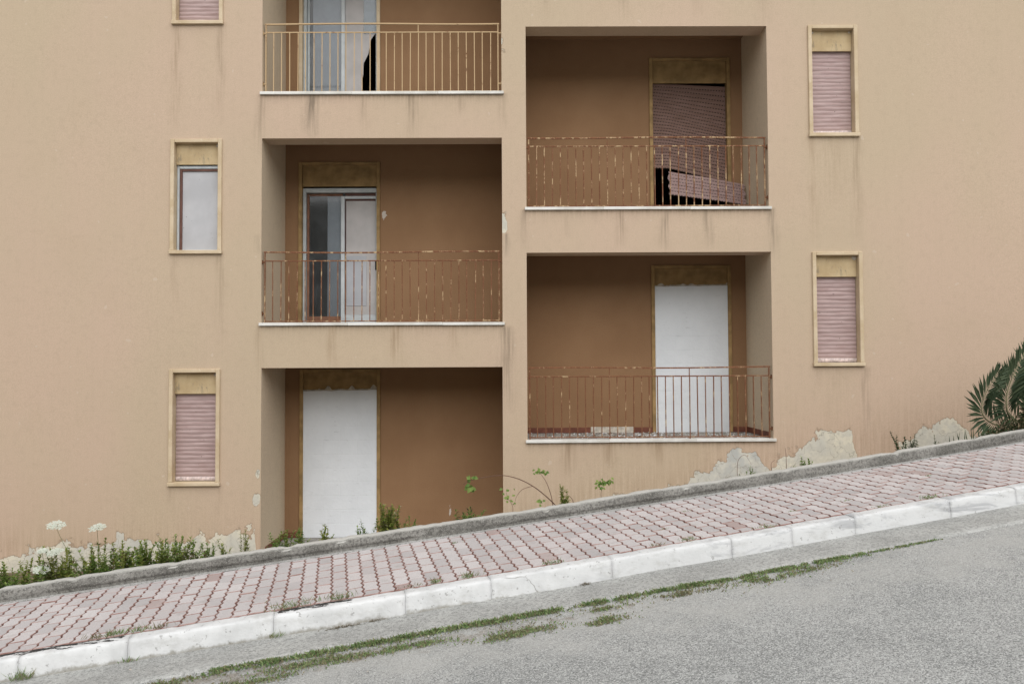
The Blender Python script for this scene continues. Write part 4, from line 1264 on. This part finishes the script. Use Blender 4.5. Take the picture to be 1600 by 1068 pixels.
cane_plant('dry_stalk', [([(2.86, 8.55, .55), (2.86, 8.55, .74), (2.85, 8.55, .82)], .004), ([(2.70, 8.5, .55), (2.69, 8.5, .66), (2.73, 8.5, .70)], .003), ([(2.32, 8.42, .55), (2.33, 8.42, .70), (2.40, 8.42, .76), (2.47, 8.44, .66)], .003)],
           [], 'thin dry stalks in front of the grey bare plaster patch', 'stalk')

# young palm and the scrub at its foot
def frond(root, pts, L0, nl, seed, droop=.15):
    rng = random.Random(seed); pts = [Vector(p) for p in pts]; n = 26; sm_ = []
    m_ = len(pts) - 1
    for i in range(n + 1):
        t = i / n * m_; k = min(int(t), m_ - 1); f = t - k
        a = pts[max(k - 1, 0)]; b_ = pts[k]; c = pts[k + 1]; e = pts[min(k + 2, m_)]
        sm_.append(.5 * ((2 * b_) + (c - a) * f + (2 * a - 5 * b_ + 4 * c - e) * f * f + (3 * b_ - a - 3 * c + e) * f ** 3))
    b = MB(); b.tube(sm_, [.013 * (1 - .7 * i / n) for i in range(n + 1)], 5, 1)
    view = Vector((0, -1, .15))
    for i in range(nl):
        t = .14 + .86 * i / (nl - 1); q = t * n; k = min(int(q), n - 1); p = sm_[k].lerp(sm_[k + 1], q - k)
        d_ = (sm_[k + 1] - sm_[k]).normalized(); side = d_.cross(view).normalized(); out = side.cross(d_)
        L = L0 * (math.sin(math.pi * (.16 + .80 * t)) ** .6) * rng.uniform(.9, 1.08)
        for sg in (-1, 1):
            dv = (d_ * (.55 + .75 * t) + side * sg * (1.0 - .35 * t) + out * (.25 + rng.uniform(-.10, .10)) + Vector((rng.gauss(0, .05), rng.gauss(0, .05), rng.gauss(0, .05)))).normalized()
            w = .040 * (1 - .3 * t); sd = dv.cross(out).normalized(); nn = sd.cross(dv)
            tip = p + dv * L - Vector((0, 0, L * droop * rng.uniform(.3, 1)))
            md = p + dv * L * .5
            kk = len(b.v)
            b.v += [tuple(p), tuple(md + sd * w * .5 + nn * .004), tuple(tip), tuple(md - sd * w * .5 + nn * .004), tuple(md - nn * .004)]
            for f_ in ((0, 1, 4), (1, 2, 4), (2, 3, 4), (3, 0, 4)): b.f.append(tuple(kk + z for z in f_)); b.mi.append(0)
    b.build('frond', [M['leaf_palm'], M['rachis']], root)
px0 = Vector((6.05, 9.62, soil_z(6.05, 9.62)))
palm = bpy.data.objects.new('palm', None); COL.objects.link(palm); palm.location = px0; WL['palm'] = px0
thing(palm, 'young dark green palm with feathery fronds leaning over the low wall', 'palm')
b = MB(); b.tube([px0, px0 + Vector((0, 0, .12)), px0 + Vector((0, 0, .28))], [.13, .11, .05], 9); b.build('trunk', M['cane'], palm)
c0 = px0 + Vector((0, 0, .15))
frond(palm, [c0, (5.62, 9.45, .96), (5.36, 9.34, 1.08), (5.34, 9.31, 1.28), (5.52, 9.30, 1.60)], .34, 48, 1)
frond(palm, [c0, (5.72, 9.45, 1.08), (5.63, 9.36, 1.28), (5.68, 9.33, 1.50), (5.83, 9.30, 1.84)], .37, 52, 2)
frond(palm, [c0, (6.02, 9.5, 1.15), (6.08, 9.42, 1.5), (6.25, 9.40, 1.9)], .36, 48, 3)
frond(palm, [c0, (6.3, 9.5, 1.2), (6.55, 9.4, 1.5), (6.9, 9.3, 1.65)], .34, 26, 4)
frond(palm, [c0, (6.2, 9.3, 1.2), (6.3, 9.0, 1.4), (6.4, 8.7, 1.45)], .30, 24, 5)
frond(palm, [c0, (6.15, 9.8, 1.3), (6.25, 9.95, 1.7), (6.45, 10.1, 2.0)], .34, 26, 6)
def scrub(name, spots, mats, label, seed, cat='shrub'):
    rng = random.Random(seed); b = MB(); c = spots[0]; 
    for (X, Y, r, h, n) in spots:
        zb = soil_z(X, Y)
        for i in range(n):
            az = rng.uniform(0, 6.3); q = rng.random() ** .6; u = rng.random()
            p = Vector((X + r * q * math.cos(az), Y + r * .7 * q * math.sin(az), zb + h * u * (1 - .55 * q * q)))
            el = rng.uniform(-.3, 1.2); a2 = rng.uniform(0, 6.3)
            L = rng.uniform(.025, .055)
            b.leaf(p, (math.cos(a2) * math.cos(el), math.sin(a2) * math.cos(el), math.sin(el)), (0, 0, 1), L, L * .42, rng.choice((0, 0, 0, 1, 2)))
        for i in range(12):
            az = rng.uniform(0, 6.3); e = Vector((X + r * .8 * math.cos(az), Y + r * .5 * math.sin(az), zb + h * rng.uniform(.5, 1)))
            b.tube([(X + .3 * r * math.cos(az), Y, zb), (Vector((X, Y, zb)) + e) / 2 + Vector((rng.gauss(0, .03), 0, .03)), e], [.004, .003, .0015], 3, 3)
    o = b.build(name, [M[mats[0]], M[mats[1]], M[mats[2]], M['cane']], None, (spots[0][0], spots[0][1], soil_z(spots[0][0], spots[0][1])))
    thing(o, label, cat)
scrub('shrub', [(5.60, 9.20, .22, .27, 900), (5.90, 9.20, .28, .38, 1400), (5.35, 9.10, .20, .15, 600), (6.25, 9.2, .3, .4, 900)], ('leaf_shrub', 'leaf_dry', 'leaf_dk'), 'brownish green tangled shrub at the foot of the palm', 4)
b = MB(); rng = random.Random(12)
for i in range(11):
    X = 4.74 + i * .04 + rng.gauss(0, .008); yw, zw = wall_line(X); Y = yw + .10
    b.leaf((X, Y, zw - .10), (rng.gauss(-.25, .15), 0, 1), (0, 1, 0), .13 + .010 * i + rng.uniform(0, .03), .012)
o = b.build('spiky_sprouts', M['leaf_palm']); thing(o, 'row of short dark spiky leaves left of the palm', 'plant')

# tufts in the joint between pavers and kerb
TN = NK + .012
def tuft(l, n, r, h, cnt, mat, label, seed, elong=2.2):
    rng = random.Random(seed); b = MB(); base = G(l, n, side_z(n) if n > 0 else 0)
    for i in range(cnt):
        dl, dn = rng.gauss(0, r * elong * .5), rng.gauss(0, r * .5)
        nn_ = n + dn
        p = G(l + dl, nn_, (side_z(nn_) if nn_ > .1 else .004) - .004)
        hh = h * rng.uniform(.4, 1.1)
        az = rng.uniform(0, 6.3); ln_ = rng.uniform(.2, 1.1)
        dv = Vector((math.cos(az) * ln_, math.sin(az) * ln_, 1))
        b.leaf(p, dv, (math.sin(az), -math.cos(az), .1), hh, rng.uniform(.003, .006), 0 if rng.random() < .72 else 1, .1)
    o = b.build('grass_tuft', [M[mat], M['straw']], None, tuple(base))
    return thing(o, label, 'grass tuft', 'tufts along the kerb')
tufts = [(-2.76, .05, .05, 60, 'straw', 'dry grass tuft beside the tar stain on the leftmost kerb stones'), (-2.66, .035, .055, 70, 'grass', 'grass tuft just behind the long tar stain at far left'),
         (-2.50, .035, .06, 50, 'grass', 'short grass tuft right of the far left tar stain'), (-2.39, .03, .05, 45, 'straw', 'yellow grass tuft, second to the right of the far left tar stain'),
         (-1.50, .09, .055, 120, 'grass', 'wide grass patch above the middle tar stain on the kerb'), (-1.18, .05, .065, 90, 'grass', 'bushy green tuft right of the middle tar stain'),
         (-.50, .025, .055, 55, 'grass', 'upright little tuft, left one of a pair at the kerb'), (-.25, .03, .06, 70, 'grass', 'upright little tuft, right one of a pair at the kerb'),
         (-.68, .05, .03, 40, 'straw', 'flat dry patch left of the pair of upright tufts'), (.38, .04, .045, 70, 'grass', 'low tuft at the kerb below the bramble'),
         (1.20, .03, .04, 35, 'straw', 'dry tuft left of the green one under the lowest railing'), (1.48, .04, .04, 60, 'grass', 'green tuft at the kerb under the right end of the lowest railing'),
         (2.12, .05, .03, 55, 'grass', 'flat green tuft at the kerb below the lower right window'), (3.16, .03, .025, 40, 'grass', 'small flat tuft left of the last bright one at the kerb'),
         (3.62, .04, .045, 75, 'grass', 'bright green tuft at the kerb, rightmost of all')]
for i, (l, r, h, c, mt, lab) in enumerate(tufts):
    tuft(l, TN + .012, r, h, c, mt, lab, 500 + i)
tuft(-3.16, -.012, .035, .10, 70, 'grass', 'grass tuft growing from the cracked kerb foot at bottom left', 561)
tuft(-2.53, -.01, .02, .05, 30, 'grass', 'grass tuft at the foot of the kerb joint left of middle', 562)
tuft(-1.60, -.01, .02, .06, 35, 'grass', 'spreading grass tuft at the kerb foot below the middle tar stain', 563)
for i, (l, n) in enumerate([(-.2, 1.3), (1.45, .62), (1.86, 1.1), (2.55, .5), (3.1, .55), (4.2, .9)]):
    tuft(l, n, .02, .02, 26, 'grass', 'tiny moss tuft between pavers away from the kerb, %s from the left' % ORD[i], 580 + i)['group'] = 'moss tufts in the pavement'

# strip of grass along the gutter: nobody could count its blades
rng = random.Random(77); np.random.seed(5); b = MB()
def blades(cnt, fl, fn, hmin, hmax, dry):
    k = 0
    while k < cnt:
        l, n = fl(), fn()
        dens = noise.noise(Vector((l * 4.2, n * 9, 4))) * .8 + noise.noise(Vector((l * 14, n * 20, 1))) * .6 + .46
        if rng.random() > dens: continue
        k += 1
        p = G(l, n, .0); h = rng.uniform(hmin, hmax); az = rng.uniform(0, 6.3); t = rng.uniform(.2, 1.4)
        dv = Vector((math.cos(az) * t, math.sin(az) * t, 1)).normalized(); w = rng.uniform(.0028, .0055)
        sd = dv.cross(Vector((rng.gauss(0, 1), rng.gauss(0, 1), .2))).normalized()
        q = len(b.v); b.v += [tuple(p - sd * w), tuple(p + sd * w), tuple(p + dv * h * .6 + sd * w * .6), tuple(p + dv * h - Vector((0, 0, h * .2)))]
        b.f += [(q, q + 1, q + 2), (q, q + 2, q + 3)]; mi_ = 1 if rng.random() < dry else 0; b.mi += [mi_, mi_]
edge = lambda l: -NG - .02 + .02 * noise.noise(Vector((l * 1.1, 0, 8)))
def strip(a, b_, cnt, wid, hmin, hmax, dry):
    st_ = {}
    def fl():
        st_['l'] = rng.uniform(a, b_); return st_['l']
    def fn(): 
        l = st_['l']; w_ = wid * (.55 + .9 * max(0, .5 + noise.noise(Vector((l * 2.3, 1, 1)))))
        return edge(l) - abs(rng.gauss(0, w_))
    blades(cnt, fl, fn, hmin, hmax, dry)
strip(-2.0, -1.55, 900, .035, .012, .04, .25)
strip(-1.55, 1.3, 4600, .026, .010, .050, .28)
strip(-1.9, 2.4, 1500, .11, .008, .026, .5)
strip(1.3, 1.62, 500, .02, .012, .03, .3)
strip(1.55, 2.6, 1700, .035, .012, .035, .25)
strip(2.6, 3.2, 350, .016, .01, .025, .3)
for (cl, cn, rl, rn, cnt, dry) in [(-1.25, -.66, .35, .06, 1300, .45), (-.78, -.66, .22, .05, 700, .4), (-.12, -.78, .22, .065, 1200, .55), (.46, -.84, .13, .055, 600, .5), (.55, -.62, .10, .03, 250, .6),
                                   (-1.7, -.78, .3, .06, 700, .5), (1.14, -.60, .25, .045, 400, .8), (1.7, -.62, .16, .05, 450, .45), (-2.2, -.55, .3, .05, 600, .5), (2.0, -.58, .2, .05, 250, .7)]:
    blades(cnt, lambda: rng.gauss(cl, rl * .6), lambda: rng.gauss(cn, rn * .6), .008, .026, dry)
o = b.build('grass', [M['grass'], M['straw']]); o['kind'] = 'stuff'
thing(o, 'ragged strip of short green grass along the gutter edge', 'grass')

# dry leaf litter by the kerb
rng = random.Random(9); b = MB()
for (cl, cn, rl, rn, cnt) in [(-1.16, -.035, .12, .014, 240), (-.93, -.02, .06, .01, 90), (.57, -.02, .05, .012, 90)]:
    for i in range(cnt):
        p = G(rng.gauss(cl, rl * .6), min(-.004, rng.gauss(cn, rn)), rng.uniform(.002, .012)); az = rng.uniform(0, 6.3)
        b.leaf(p, (math.cos(az), math.sin(az), rng.uniform(-.1, .4)), (0, 0, 1), rng.uniform(.008, .02), .005)
o = b.build('leaf_litter', M['leaf_dry']); o['kind'] = 'stuff'; thing(o, 'brown dry leaf litter gathered at the foot of the kerb', 'leaf litter')
# pebbles scattered on the road edge and gutter
b = MB()
for i in range(420):
    l = rng.uniform(-3.2, 4.2); n = -rng.random() ** 1.6 * 1.0 - .01; r = rng.uniform(.002, .0065) * (1.6 if rng.random() < .06 else 1)
    c = G(l, n, .002); k = len(b.v)
    for q in range(5):
        t = q * 1.257 + rng.uniform(-.2, .2); b.v.append(tuple(c + Vector((r * math.cos(t), r * math.sin(t), rng.uniform(0, r * .3)))))
    b.v.append(tuple(c + Vector((0, 0, r * .9))))
    mi_ = rng.choice((0, 0, 1))
    for q in range(5): b.f.append((k + q, k + (q + 1) % 5, k + 5)); b.mi.append(mi_)
o = b.build('gravel', [M['mortar'], M['rubble']]); o['kind'] = 'stuff'; thing(o, 'scattered small gravel along the gutter and road edge', 'gravel')
